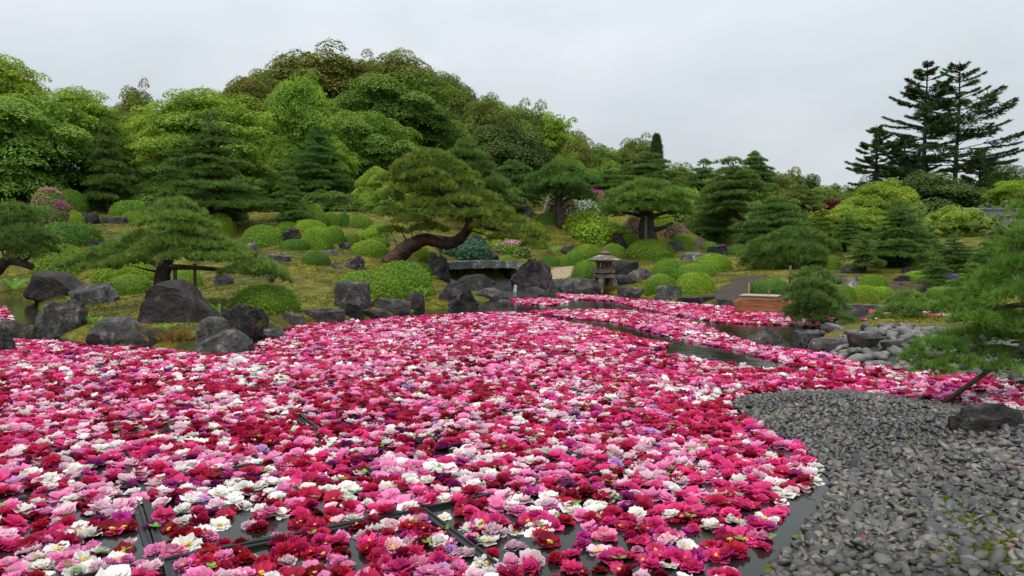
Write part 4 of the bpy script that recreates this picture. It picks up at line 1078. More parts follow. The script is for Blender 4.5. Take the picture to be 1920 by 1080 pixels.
hero_pine(1216, 450, 39.5, [(1218,456,0),(1212,430,0),(1214,405,0),(1206,392,.1),(1212,368,.1)],
 [(1212,350,0,90,30),(1175,366,.3,90,30),(1250,366,-.3,90,30),(1212,372,-1,110,30),(1160,388,.2,80,28),(1195,392,-1,80,26),(1262,386,.2,70,28),(1235,392,-.9,80,26),(1278,400,.2,46,22),(1145,402,.3,50,22),(1212,378,1.2,150,36)],
 'pine_bright', 'umbrella-shaped pine with a thick dark trunk', fat=(.55,.42,.36,.25,.15), dens=60, k=10, L=.28, nw=.032,
 branches=[([(1214,408,0),(1190,402,.2),(1165,398,.2)],.13), ([(1214,410,0),(1236,402,-.2),(1262,396,0)],.13), ([(1218,432,0),(1240,428,-.3),(1262,418,-.3)],.16)])
hero_pine(1052, 425, 43, [(1052,428,0),(1050,405,0),(1046,380,.1),(1054,355,.1),(1050,330,.1)],
 [(1052,318,0,80,26),(1020,335,.2,80,26),(1085,338,-.2,80,26),(1050,345,-1,90,28),(1002,352,0,60,22),(1075,362,.3,80,24),(1028,362,.5,80,24),(1090,372,0,50,20)],
 'pine', 'slim pine with a black crooked trunk above the pale pink azalea', fat=(.3,.25,.22,.18,.1), dens=55, k=10, L=.28, nw=.034, branches=[([(1048,382,0),(1070,372,0),(1090,374,0)],.09)])
hero_pine(1470, 524, 31.5, [(1437,528,0),(1450,520,0),(1480,516,.1),(1510,500,.2),(1520,480,.1),(1500,455,0)],
 [(1490,442,0,110,34),(1450,458,.2,110,34),(1525,458,.2,90,34),(1480,468,-.7,130,40),(1425,476,.1,80,32),(1540,480,0,70,32),(1500,486,-.9,110,34),(1440,494,-.3,100,34),(1412,490,.1,50,26),(1550,495,.2,50,26),(1470,468,.9,150,44),(1430,508,-.5,50,16),(1475,500,-.6,70,26)],
 'pine', 'leaning low pine propped with poles behind the wooden boat', fat=(.34,.34,.30,.26,.2,.1), dens=85, k=10, L=.22, nw=.022, branches=[([(1437,528,0),(1436,505,0),(1440,490,0)],.22)])
hero_pine(1566, 616, 17.6, [(1574,618,0),(1556,610,0),(1540,596,0),(1528,575,.1),(1518,550,.1),(1525,520,0)],
 [(1528,510,0,50,22),(1505,520,.1,50,20),(1548,525,0,44,20),(1520,532,-.4,70,24),(1495,545,.1,60,22),(1545,545,.1,60,22),(1515,556,-.5,80,26),(1496,565,.1,50,20),(1555,562,.1,66,24),(1530,572,-.4,80,26),
  (1505,582,.1,80,22),(1490,592,.1,40,14),(1575,578,0,44,20),(1540,592,-.3,90,22),(1512,600,-.3,60,14),(1585,600,.1,34,12),(1520,545,.5,90,40),(1530,580,.6,100,36)],
 'pine', 'islet pine leaning out over the pond beside the wooden boat', fat=(.13,.11,.095,.08,.06,.03), dens=190, k=11, L=.13, nw=.015, n_side=7, twig=.7)
hero_pine(1722, 620, 16.8, [(1726,622,0),(1714,612,0),(1708,600,0),(1704,585,0),(1704,560,0)],
 [(1702,555,0,50,24),(1680,568,.1,50,20),(1726,570,0,48,20),(1702,576,-.3,70,22),(1668,588,.1,60,18),(1740,586,.1,50,18),(1650,598,0,44,14),(1700,594,-.2,70,16),(1702,570,.4,70,24)],
 'pine_bright', 'small domed pine on the mossy islet', fat=(.085,.075,.06,.05,.03), dens=200, k=11, L=.13, nw=.014, n_side=7, twig=.7)
hero_pine(20, 520, 23, [(-30,530,0),(0,500,0),(20,488,0),(60,500,-.2)],
 [(20,400,.2,120,44),(40,415,0,70,30),(-10,430,0,110,44),(40,440,-.4,110,38),(80,456,.1,64,28),(10,465,-.4,120,34),(70,470,.3,80,28),(-30,460,.2,110,60),(45,480,-.6,60,22)],
 'pine', 'dark shaded pine at the picture edge beside the inlet', fat=(.2,.17,.15,.1), dens=110, k=12, L=.18, nw=.018)
hero_pine(1990, 760, 9.2, [(2010,770,.3),(1985,660,.2),(1960,590,.1),(1935,500,0),(1930,420,.1),(1945,380,.1)],
 [(1930,388,.1,54,34),(1932,404,.4,36,26),(1935,440,0,84,50),(1905,462,.5,56,34),(1910,500,0,110,56),(1868,520,.2,80,40),(1930,540,-.3,90,50),(1850,545,.1,80,40),(1895,560,-.3,90,44),
  (1800,575,0,80,44),(1775,582,.3,60,34),(1830,600,-.3,90,40),(1880,610,.1,110,44),(1920,600,.2,80,40),(1755,652,0,100,44),(1715,676,.2,64,34),(1800,684,-.3,90,36),(1745,694,-.2,70,24),(1850,664,.1,90,34),(1910,676,.2,70,40),(1880,694,-.2,70,28),(1790,636,.3,90,34),(1840,628,.15,80,32),(1895,636,.2,84,34),(1865,585,.1,70,30),(1915,615,-.2,70,34),(1905,470,.4,90,60)],
 'pine_near', 'big near pine reaching in from the picture edge', fat=(.11,.10,.08,.06,.05,.03), twig=.5, dens=260, k=20, L=.125, nw=.0075, spread=.95,
 branches=[([(1955,585,.1),(1920,572,0),(1870,578,0),(1820,580,0),(1790,600,0)],.04), ([(1985,660,.2),(1930,660,.1),(1870,650,.1),(1800,660,0),(1740,672,0)],.045), ([(1940,505,0),(1900,520,0),(1850,548,0)],.03)], n_side=8)
# ------------------------------------------------------------------ built things
GRANITE = rock_mat('lantern_stone', (.10,.078,.062), (.22,.18,.15), .15, .6)
SLABM = rock_mat('bridge_stone', (.11,.11,.11), (.22,.22,.215), .05, .35)
WOODM, t, p = mat('fresh_wood', (.42,.17,.07), .5, .35)
tcn = N(t, 'ShaderNodeTexCoord'); mpn = N(t, 'ShaderNodeMapping'); mpn.inputs['Scale'].default_value = (2, 14, 14); t.links.new(tcn.outputs['Object'], mpn.inputs[0])
nn = N(t, 'ShaderNodeTexNoise'); nn.inputs['Scale'].default_value = 2; nn.inputs['Detail'].default_value = 6; t.links.new(mpn.outputs[0], nn.inputs[0])
oi = N(t, 'ShaderNodeObjectInfo'); hs = N(t, 'ShaderNodeHueSaturation'); mr = N(t, 'ShaderNodeMapRange'); mr.inputs[3].default_value = .8; mr.inputs[4].default_value = 1.15
t.links.new(oi.outputs['Random'], mr.inputs[0]); t.links.new(mr.outputs[0], hs.inputs['Value'])
rr_ = ramp(t, [(.20,.085,.038), (.37,.175,.08)], [.35, .68]); t.links.new(nn.outputs[0], rr_.inputs[0]); t.links.new(rr_.outputs[0], hs.inputs['Color']); t.links.new(hs.outputs[0], p.inputs['Base Color'])
WOODDARK = mat('wet_wood', (.10,.05,.026), .5)[0]
BAMBOO = mat('bamboo_pale', (.32,.27,.13), .5)[0]
POLE_GREY = mat('weathered_pole', (.09,.075,.06), .8)[0]
IRON = mat('rusty_pole', (.055,.028,.022), .45)[0]
NETM = mat('black_float_net', (.012,.012,.013), .55)[0]

def lathe(mb, prof, n=6, a=.5, rot=0):
    ang = np.linspace(0, 2*math.pi, n, endpoint=False) + rot
    V = np.concatenate([np.column_stack([r*np.cos(ang), r*np.sin(ang), np.full(n, z)]) for r, z in prof])
    Qd = [(i*n+k, i*n+(k+1)%n, (i+1)*n+(k+1)%n, (i+1)*n+k) for i in range(len(prof)-1) for k in range(n)]
    V = np.vstack([V, [0,0,prof[0][1]], [0,0,prof[-1][1]]]); b = len(V)-2; L_ = (len(prof)-1)*n
    mb.add(V, Qd, [(b,(k+1)%n,k) for k in range(n)] + [(b+1,L_+k,L_+(k+1)%n) for k in range(n)], a)
def single(name, mb, m, loc, label, cat, group=None, smooth=False, rot=(0,0,0)):
    return tag(link(name, mb.mesh(name, smooth), m, None, loc, rot), label, cat, group)

# stone lantern (yukimi style on arched legs)
p0 = hit(1133, 546); s = 76*mpp(p0[1])/1.62
root = tag(empty('stone_lantern', (p0[0], p0[1], p0[2] - .02), .35), 'brown stone lantern with a wide cap standing at the shore', 'stone lantern'); root.scale = (s*1.05, s*1.05, s)
def part(name, build, m=GRANITE, parent=None, smooth=False):
    mb = MB(); build(mb); return link(name, mb.mesh(name, smooth), m, parent or root)
for k in range(4):
    a = math.pi/4 + k*math.pi/2; c, s_ = math.cos(a), math.sin(a)
    def leg(mb):
        pts = [(c*.40, s_*.40, 0), (c*.41, s_*.41, .22), (c*.38, s_*.38, .42), (c*.24, s_*.24, .58)]
        tube(mb, curve(pts, 6), [.125,.12,.12,.12,.13,.15], 6)
    part('leg', leg)
part('base_ring', lambda mb: (lathe(mb, [(.36,.54),(.42,.56),(.42,.66),(.36,.70)], 12)), smooth=False)
part('platform', lambda mb: lathe(mb, [(.30,.70),(.46,.76),(.48,.86),(.36,.90)], 6))
def firebox(mb):
    for k in range(6):
        a = k*math.pi/3
        box(mb, (.27*math.cos(a), .27*math.sin(a), 1.06), (.09, .09, .32), a)
    lathe(mb, [(.31,.90),(.31,.95)], 6); lathe(mb, [(.31,1.17),(.32,1.22)], 6)
    lathe(mb, [(.15,.95),(.15,1.17)], 6)
part('fire_box', firebox)
part('cap', lambda mb: lathe(mb, [(.30,1.22),(.64,1.235),(.66,1.27),(.42,1.38),(.22,1.46),(.2,1.47)], 18))
part('finial', lambda mb: lathe(mb, [(.15,1.47),(.23,1.50),(.24,1.55),(.19,1.59),(.08,1.62)], 10))

# stone slab bridge
pa, pb = hit(826, 512), hit(960, 505); dB = (pa[1] + pb[1])/2
A = at_depth(827, 489, dB - .4); B = at_depth(962, 492, dB + 1.6)
mid = (A + B)/2; L_ = np.linalg.norm((B - A)[:2]); az = math.atan2(B[1]-A[1], B[0]-A[0])
mb = MB(); nu, nv = 14, 5; top = []; 
for sgn in (1, -1):
    for i in range(nu):
        for j in range(nv):
            u, v = i/(nu-1)-.5, j/(nv-1)-.5
            z = (0 if sgn > 0 else -.30) + .05*(1-(2*u)**2)*(1 if sgn > 0 else .6) + .012*math.sin(i*2.1+j*3.3)
            top.append((u*L_*(1.0 + .02*math.sin(j*2.0)), v*1.25 + .04*math.sin(i*1.3), z))
def gi(s_, i, j): return s_*nu*nv + i*nv + j
Qd = []
for i in range(nu-1):
    for j in range(nv-1):
        Qd.append((gi(0,i,j), gi(0,i+1,j), gi(0,i+1,j+1), gi(0,i,j+1))); Qd.append((gi(1,i,j+1), gi(1,i+1,j+1), gi(1,i+1,j), gi(1,i,j)))
    Qd.append((gi(1,i,0), gi(1,i+1,0), gi(0,i+1,0), gi(0,i,0))); Qd.append((gi(0,i,nv-1), gi(0,i+1,nv-1), gi(1,i+1,nv-1), gi(1,i,nv-1)))
for j in range(nv-1):
    Qd.append((gi(0,0,j), gi(0,0,j+1), gi(1,0,j+1), gi(1,0,j))); Qd.append((gi(1,nu-1,j), gi(1,nu-1,j+1), gi(0,nu-1,j+1), gi(0,nu-1,j)))
mb.add(top, Qd)
broot = tag(empty('slab_bridge', (mid[0], mid[1], mid[2]), az), 'flat grey stone slab bridging the stream behind the waterfall', 'stone bridge')
link('slab', mb.mesh('slab'), SLABM, broot)
for sx in (-.47, .46):
    mb = MB(); box(mb, (sx*L_, .15, -.78), (.36, .8, .92), .1, bev=.05); link('abutment', mb.mesh('abutment'), RK['dark'], broot)

# stream running from under the bridge to the pond
m, t, p = mat('stream_water', (.05,.055,.055), .08, .5); p.inputs['IOR'].default_value = 1.33
tcn = N(t, 'ShaderNodeTexCoord'); n_ = nse(9, 5, .65, .8)
r_ = ramp(t, [(.012,.015,.012), (.06,.065,.065), (.4,.4,.4)], [.4, .64, .82]); t.links.new(n_.outputs[0], r_.inputs[0]); t.links.new(r_.outputs[0], p.inputs['Base Color'])
bu = N(t, 'ShaderNodeBump'); bu.inputs['Strength'].default_value = .8; bu.inputs['Distance'].default_value = .06; t.links.new(n_.outputs[0], bu.inputs['Height']); t.links.new(bu.outputs[0], p.inputs['Normal'])
rows = []
for px0, px1, py in [(872,955,526),(890,965,532),(915,985,540),(925,1000,550),(915,1010,560)]:
    a, b = hit(px0, py), hit(px1, py); rows.append((a, b))
V = []; nU = 9
for a, b in rows:
    for i in range(nU):
        q = a + (b - a)*i/(nU-1); V.append((q[0], q[1], max(T1(q[0], q[1]), 0) + .07))
Qd = [(r*nU+i, r*nU+i+1, (r+1)*nU+i+1, (r+1)*nU+i) for r in range(len(rows)-1) for i in range(nU-1)]
tag(link('stream', make_mesh('stream', V, [Qd], smooth=True), m), 'shallow stream spilling over rocks into the pond', kind='structure')
# white water thread
q = hit(966, 550); mb = MB()
for k in range(7):
    x0 = rng.uniform(-.06, .06); tube(mb, curve([(x0, .4, .30), (x0+.02, .15, .27), (x0+.03*rng.normal(), -.05, .10), (x0+.05*rng.normal(), -.25, .02)], 6), rng.uniform(.004, .009), 4)
tag(link('waterfall', mb.mesh('waterfall', True), mat('white_water', (.42,.45,.46), .3)[0], None, (q[0], q[1], q[2])), 'thin white thread of water beside the tall craggy rock', 'waterfall')

# wooden flower boat
bp = on_water(1443, 590); dB = bp[1]; k = mpp(dB)
broot = tag(empty('wooden_boat', (bp[0], dB + .55, 0), R(-28)), 'small orange wooden boat moored beside the islet pine', 'boat')
LB = 1.25; 
def boatpart(name, build, m=WOODM):
    mb = MB(); build(mb); return link(name, mb.mesh(name), m, broot)
def strake(mb, y, z0, z1, x0, x1, out0, out1, th=.035):
    s_ = 1 if y > 0 else -1
    V = [(x0, y+s_*out0, z0), (x1, y+s_*out0, z0), (x1+.06, y+s_*out1, z1), (x0-.06, y+s_*out1, z1)]
    V += [(a, b - s_*th, c) for a, b, c in V]
    mb.add(V, [(0,1,2,3),(7,6,5,4),(0,4,5,1),(1,5,6,2),(2,6,7,3),(3,7,4,0)])
for sy in (-1, 1):
    boatpart('plank', lambda mb: strake(mb, sy*.36, -.05, .19, -LB/2, LB/2, 0, .05))
    boatpart('plank', lambda mb: strake(mb, sy*.40, .195, .36, -LB/2-.08, LB/2+.08, .0, .04))
for sx, nm in ((-1, 'bow_board'), (1, 'stern_board')):
    def endb(mb):
        x = sx*LB/2; V = [(x, -.34, -.05), (x, .34, -.05), (x+sx*.16, .42, .33), (x+sx*.16, -.42, .33)]
        V += [(a - sx*.035, b*.99, c) for a, b, c in V]; mb.add(V, [(0,1,2,3),(7,6,5,4),(0,4,5,1),(1,5,6,2),(2,6,7,3),(3,7,4,0)])
    boatpart(nm, endb, WOODDARK if sx > 0 else WOODM)
boatpart('upper_box', lambda mb: (box(mb, (-.08,0,.43), (.98,.62,.13), bev=.012)))
boatpart('deck_board', lambda mb: (box(mb, (-.08,0,.503), (1.04,.68,.018))), mat('pale_wet_board', (.42,.38,.33), .25)[0])
boatpart('floor_board', lambda mb: box(mb, (0,0,.0), (LB*.95,.66,.03)), WOODDARK)
boatpart('mast_pole', lambda mb: tube(mb, [(-.42,.1,.3),(-.42,.1,.86)], .018, 8), BAMBOO)
boatpart('oar_handle', lambda mb: tube(mb, [(.12,.05,.50),(.16,.02,.66)], .022, 8), WOODM)

# props and poles
def prop(p_from, p_to, rad, m, label, name='support_pole', cat='pole'):
    a, b = np.array(p_from), np.array(p_to); mb = MB(); tube(mb, [(0,0,0), (b-a)*.5, b-a], rad, 8)
    return single(name, mb, m, a, label, cat, 'poles propping up the pines', True)
def prop_px(px, base, top, rad, m, label, lean=0, d=None):
    q = hit(px, base); dd = d or q[1]; z = max(T1((px-960)/F_PX*dd, dd), 0)
    a = np.array([(px-960)/F_PX*dd, dd, z-.05]); b = at_depth(px+lean, top, dd); prop(a, b, rad, m, label)
prop_px(826, 525, 462, .05, POLE_GREY, 'thin grey pole propping the bend of the leaning pine', d=29.2)
prop_px(328, 545, 506, .05, POLE_GREY, 'short post under the right bough of the spreading pine', d=18.5)
prop_px(365, 530, 494, .045, POLE_GREY, 'post behind the right bough of the spreading pine', d=18.9)
prop_px(1482, 530, 498, .045, POLE_GREY, 'weathered bamboo post under the leaning low pine')
prop_px(1435, 455, 428, .06, POLE_GREY, 'grey post under the broad pine behind the leaning low pine', d=47)
prop_px(402, 432, 398, .06, POLE_GREY, 'post under the tall layered pine', d=35.6)
prop_px(1211, 452, 405, .07, POLE_GREY, 'post tied against the trunk of the umbrella-shaped pine', d=38.8)
a = at_depth(1770, 724, 9.2); a[2] = 0.0; b = at_depth(2005, 585, 9.35)
prop(a, b, .032, IRON, 'slanting rusty brown pole propping the near pine')

# grey umbrella behind the dark bush
q = at_depth(1576, 446, 52); zg = T1(q[0], q[1])
root = tag(empty('umbrella', (q[0], q[1], zg)), 'open grey umbrella showing above the dark bush', 'umbrella')
hh = q[2] - zg
mb = MB(); nR = 8
V = [(0,0,hh)] ; T = []; Qd = []
for r, z in ((.3,-.05),(.55,-.16),(.72,-.30)):
    for j in range(nR*2):
        a = j*math.pi/nR; sag = 1 if j % 2 == 0 else .94
        V.append((r*sag*math.cos(a), r*sag*math.sin(a), hh + z))
n2 = nR*2
T = [(0, 1+j, 1+(j+1)%n2) for j in range(n2)]
for l in range(2): Qd += [(1+l*n2+j, 1+(l+1)*n2+j, 1+(l+1)*n2+(j+1)%n2, 1+l*n2+(j+1)%n2) for j in range(n2)]
mb.add(V, Qd, T); link('canopy', mb.mesh('canopy'), mat('umbrella_grey', (.30,.29,.30), .5)[0], root)
mb = MB(); tube(mb, [(0,0,0),(0,0,hh*.5),(0,0,hh+.06)], .015, 6); link('shaft', mb.mesh('shaft'), IRON, root)

# house with a tiled roof behind the yellow maple
dH = 49; q = at_depth(1880, 400, dH); zg = T1(q[0], q[1]); zr = q[2]; ze = at_depth(1880, 430, dH)[2]
root = tag(empty('garden_house', (q[0] + 3.2, dH + 3, zg), R(8)), 'dark wooden house with a grey tiled roof behind the yellow maple', 'house')
TILE = mat('roof_tile_grey', (.075,.078,.085), .4)[0]; DARKW = mat('dark_boards', (.022,.017,.013), .7)[0]
Hw, Hr = ze - zg, zr - zg + .25
mb = MB(); box(mb, (0,0,Hw/2-.2), (10.5,4.2,Hw+.4)); link('wall', mb.mesh('wall'), DARKW, root)
mb = MB(); V = [(-6,-3.0,Hw-.1),(6,-3.0,Hw-.1),(5.6,0,Hr),(-5.6,0,Hr),(-6,3.0,Hw-.1),(6,3.0,Hw-.1)]
V2 = V + [(x_, y_, z_ - .16) for x_, y_, z_ in V]
mb.add(V2, [(0,1,2,3),(3,2,5,4),(6,9,8,7),(9,10,11,8),(0,6,7,1),(4,5,11,10),(1,7,8,2),(2,8,11,5),(0,3,9,6),(3,4,10,9)])
roof = link('roof', mb.mesh('roof'), TILE, root)
tm = MB(); sl = math.hypot(3.0, Hr - Hw + .1); ang = math.atan2(Hr - Hw + .1, 3.0)
tube(tm, [(0, -3.04, Hw-.06), (0, -1.5, (Hw + Hr)/2 - .02), (0, -.02, Hr + .03)], .06, 6)
tme = tm.mesh('tile')
for i in range(40): link('tile', tme, TILE, roof, (-5.6 + i*.287, 0, 0))
mb = MB(); tube(mb, [(-5.7,0,Hr+.08),(0,0,Hr+.1),(5.7,0,Hr+.08)], .14, 8); link('ridge', mb.mesh('ridge'), TILE, roof)
for i in range(6):
    mb = MB(); box(mb, (-4.9 + i*1.96, -2.14, Hw/2), (.14, .12, Hw)); link('post', mb.mesh('post'), DARKW, root)

# ------------------------------------------------------------------ ferns and tufts
def fern(px, base, wpx, hpx, label, tone='fern', nf=11):
    p_ = hit(px, base); d = p_[1]; W = wpx*mpp(d)*.5; H = hpx*mpp(d); mb = MB()
    for f in range(nf):
        a = rng.uniform(0, 6.28); l = rng.uniform(.7, 1.1); n = 12
        s_ = np.linspace(.1, 1, n)
        mid_ = np.column_stack([np.cos(a)*W*l*s_, np.sin(a)*W*l*s_, H*l*(1.9*s_ - 1.15*s_**2)])
        sd_ = np.array([-math.sin(a), math.cos(a), 0]); wv_ = W*.30*np.sin(np.clip(s_*2.9, 0, math.pi))**.8*(1.1 - s_*.7)
        for i in range(n):
            for sg in (1, -1):
                q0 = mid_[i]; tip = q0 + sd_*sg*wv_[i] + np.array([math.cos(a), math.sin(a), -.25])*wv_[i]*.35
                nx_2 = mid_[min(i+1, n-1)]*.75 + q0*.25
                mb.add([q0, tip, nx_2], None, [(0,1,2)], rng.uniform(.2, 1))
    return single('fern', mb, G[tone], (p_[0], p_[1], max(p_[2], 0)), label, 'fern', 'ferns on the banks')
for a in [(802,545,60,44,'tall fern at the stream side of the paired bushes'), (790,562,50,30,'lower fern drooping over the brown rounded rock'),
          (28,548,70,30,'fern in the shade at the inlet'), (135,566,40,16,'small fern on top of the grey craggy rock'), (180,614,44,26,'fern growing between the craggy rock and the sloping rock'),
          (268,590,30,26,'fern at the left edge of the dark triangular boulder'), (412,594,44,30,'fern between the triangular boulder and the slanting rock'), (455,578,40,20,'fern left of the long shore bush'),
          (310,622,60,18,'low fern patch at the foot of the dark triangular boulder'), (975,516,34,22,'bright fern under the right end of the bridge'), (930,516,36,18,'fern below the middle of the bridge'),
          (1040,480,40,26,'fern right of the low pink azalea'), (842,512,30,16,'fern under the left end of the bridge'), (1128,540,20,14,'tiny fern at the base of the stone lantern')]: fern(*a)
def tuft(px, base, wpx, hpx, label, tone='straw'):
    p_ = hit(px, base); d = p_[1]; W = wpx*mpp(d)*.5; H = hpx*mpp(d); mb = MB(); n = 60
    P = np.column_stack([rng.normal(size=n)*W*.5, rng.normal(size=n)*W*.35, np.zeros(n)])
    needles(mb, P, unit(np.column_stack([P[:, :2]/W*.7, np.ones(n)])), 6, H, H*.06, .5)
    return single('grass_tuft', mb, G[tone], (p_[0], p_[1], max(p_[2], 0)), label, 'grass tuft', 'grass tufts on the banks')
for a in [(330,640,70,26,'brown grass below the dark triangular boulder'), (448,622,50,30,'brown grass tuft beside the slanting rock'), (250,628,40,20,'short brown grass on the sloping rock'),
          (1145,545,34,12,'brown moss tuft right of the lantern foot'), (1190,530,30,10,'reddish tuft between the rocks by the lantern')]: tuft(*a)

# ------------------------------------------------------------------ floating frames (1.8 m grid turned to the view)
FO, FU, FV = np.array([-1.58, 7.0]), np.array([.857, .515]), np.array([-.515, .857])
FL_MAIN = poly([(-700,1500),(-500,655),(-60,632),(0,640),(90,640),(180,652),(300,658),(420,668),(478,650),(500,640),(545,622),(640,612),(735,596),(800,594),(900,588),(960,587),(1000,590),(1022,598),(1080,609),(1140,621),(1190,634),(1240,644),(1268,649),(1215,660),(1330,680),(1420,692),
                (1500,697),(1560,694),(1600,698),(1690,715),(1780,722),(1815,735),(1830,752),(1700,748),(1600,736),(1500,733),(1420,739),(1380,745),(1362,752),(1375,776),(1420,800),(1500,842),(1528,880),(1530,915),(1492,945),(1466,972),(1455,1000),(1430,1030),(1388,1060),(1360,1090),(1200,1500)])
FL = [FL_MAIN,
      poly([(993,585),(1050,583),(1150,582),(1250,593),(1305,606),(1345,622),(1390,639),(1450,653),(1520,662),(1545,664),(1600,676),(1690,692),(1790,702),(1860,712),(1940,730),(1940,748),(1850,735),(1760,724),(1690,716),(1560,696),(1500,690),(1420,668),(1330,648),(1270,638),(1215,622),(1150,604),(1050,596)]),
      poly([(1042,552),(1140,556),(1190,562),(1280,570),(1400,579),(1480,584),(1530,590),(1560,600),(1562,612),(1540,618),(1490,611),(1350,606),(1270,592),(1200,579),(1150,565),(1060,561)]),
      poly([(953,560),(1055,562),(1066,568),(1030,574),(975,570)]),
      poly([(1490,578),(1560,582),(1575,592),(1500,592)]),
      poly([(1634,585),(1760,588),(1812,596),(1700,594),(1640,590)]), poly([(1616,600),(1740,600),(1840,606),(1850,613),(1700,609),(1640,606)]),
      poly([(480,626),(520,612),(570,606),(640,600),(675,599),(672,610),(600,616),(540,620)]),
      poly([(-200,640),(-200,580),(10,578),(24,600),(5,606)]),
      poly([(1890,742),(1960,748),(1960,778),(1850,764),(1800,756),(1840,752)])]
def in_flowers(P):
    ok = np.zeros(len(P), bool)
    for f in FL: ok |= sdist(P, f) > 0
    return ok
mb = MB()
for s_ in (-1, 1):
    box(mb, (0, s_*.865, 0), (1.78, .05, .022)); box(mb, (s_*.865, 0, 0), (.05, 1.68, .021))
    box(mb, (0, s_*.884, .008), (1.782, .014, .03)); box(mb, (s_*.884, 0, .008), (.014, 1.754, .03))
fme = mb.mesh('floating_frame')
faz = math.atan2(FU[1], FU[0]); cells = []
for i in range(-8, 14):
    for j in range(-4, 12):
        c = FO + FU*1.8*(i + .5) + FV*1.8*(j + .5)
        if c[1] < 4 or c[1] > 21 or abs(c[0]) > c[1]*.75 + 1: continue
        cs = np.array([c + FU*a + FV*b for a, b in ((0,0),(.8,.8),(-.8,.8),(.8,-.8),(-.8,-.8))])
        if (sdist(cs, FL_MAIN) > .05).all(): cells.append((j, -i, c))
ORD = ['front', 'second', 'third', 'fourth', 'fifth', 'sixth', 'seventh', 'eighth', 'ninth', 'tenth', 'eleventh', 'twelfth', 'thirteenth', 'fourteenth']
cells.sort(key=lambda q: (q[0], q[1])); j0 = cells[0][0]; cells = [(j - j0, sum(1 for q in cells if q[0] == j and q[1] < i_), c) for j, i_, c in cells]
for row, colm, c in cells:
    o = link('floating_frame', fme, NETM, None, (c[0], c[1], .010 + .004*rng.uniform(-1, 1)), (0, 0, faz + R(rng.uniform(-.7, .7))))
    tag(o, f"black floating frame in the {ORD[row]} row of rafts, {'first' if colm == 0 else ORD[colm]} from the beach side", 'floating frame', 'floating frames under the peonies')

# ------------------------------------------------------------------ peonies
PCOL = {'crimson': ((.30,.006,.032), (.56,.022,.085)), 'dark red': ((.15,.004,.014), (.30,.009,.032)), 'rose red': ((.54,.018,.13), (.80,.075,.27)), 'pink': ((.66,.12,.34), (.88,.34,.57)),
        'pale pink': ((.66,.34,.44), (.86,.66,.72)), 'white': ((.76,.72,.60), (.88,.87,.84)), 'purple': ((.10,.008,.07), (.20,.018,.13)), 'lilac': ((.38,.13,.42), (.66,.38,.68)), 'magenta': ((.36,.014,.17), (.60,.055,.33))}
PN = list(PCOL)
PW = np.array([.235, .11, .18, .205, .12, .10, .02, .014, .038])
STAM = mat('stamens', (.62,.36,.03), .7)[0]
GREEN = mat('flower_calyx', (.12,.22,.04), .6)[0]
PMAT = {k: petal_mat('peony_' + k.replace(' ', '_'), a, b) for k, (a, b) in PCOL.items()}
def petal(L, W, tilt, curl, az, r0, z0, ruf, nu, nv, rs):
    u = np.linspace(-1, 1, nu); v = np.linspace(0, 1, nv); U, Vv = np.meshgrid(u, v)
    width = W*(.25 + .85*np.sin(np.clip(Vv*1.9 + .25, 0, 2.2)))*.5
    rad = r0 + L*(Vv*math.cos(tilt) - curl*.25*Vv**2*math.sin(tilt)*L*0)
    zz = z0 + L*(Vv*math.sin(tilt) + curl*Vv**2*.5)
    ph = rs.uniform(0, 6.28)
    zz = zz + ruf*L*np.sin(U*rs.uniform(2.5, 4.5) + ph)*Vv**1.5 + .16*W*U**2*(1-.4*Vv) + ruf*.5*L*rs.normal(size=U.shape)*Vv
    rad = rad - .18*L*np.abs(U)**2*Vv + ruf*.6*L*np.sin(U*5.3 + ph*2)*Vv**2
    tx = U*width
    c, s = math.cos(az), math.sin(az)
    P = np.stack([c*rad - s*tx, s*rad + c*tx, zz], -1).reshape(-1, 3)
    idx_ = np.arange(nu*nv).reshape(nv, nu)
    Qd = np.stack([idx_[:-1,:-1], idx_[:-1,1:], idx_[1:,1:], idx_[1:,:-1]], -1).reshape(-1, 4)
    a = np.clip(Vv*.75 + .2*rs.uniform(-1, 1) + .1, 0, 1).ravel()
    return P, Qd, a
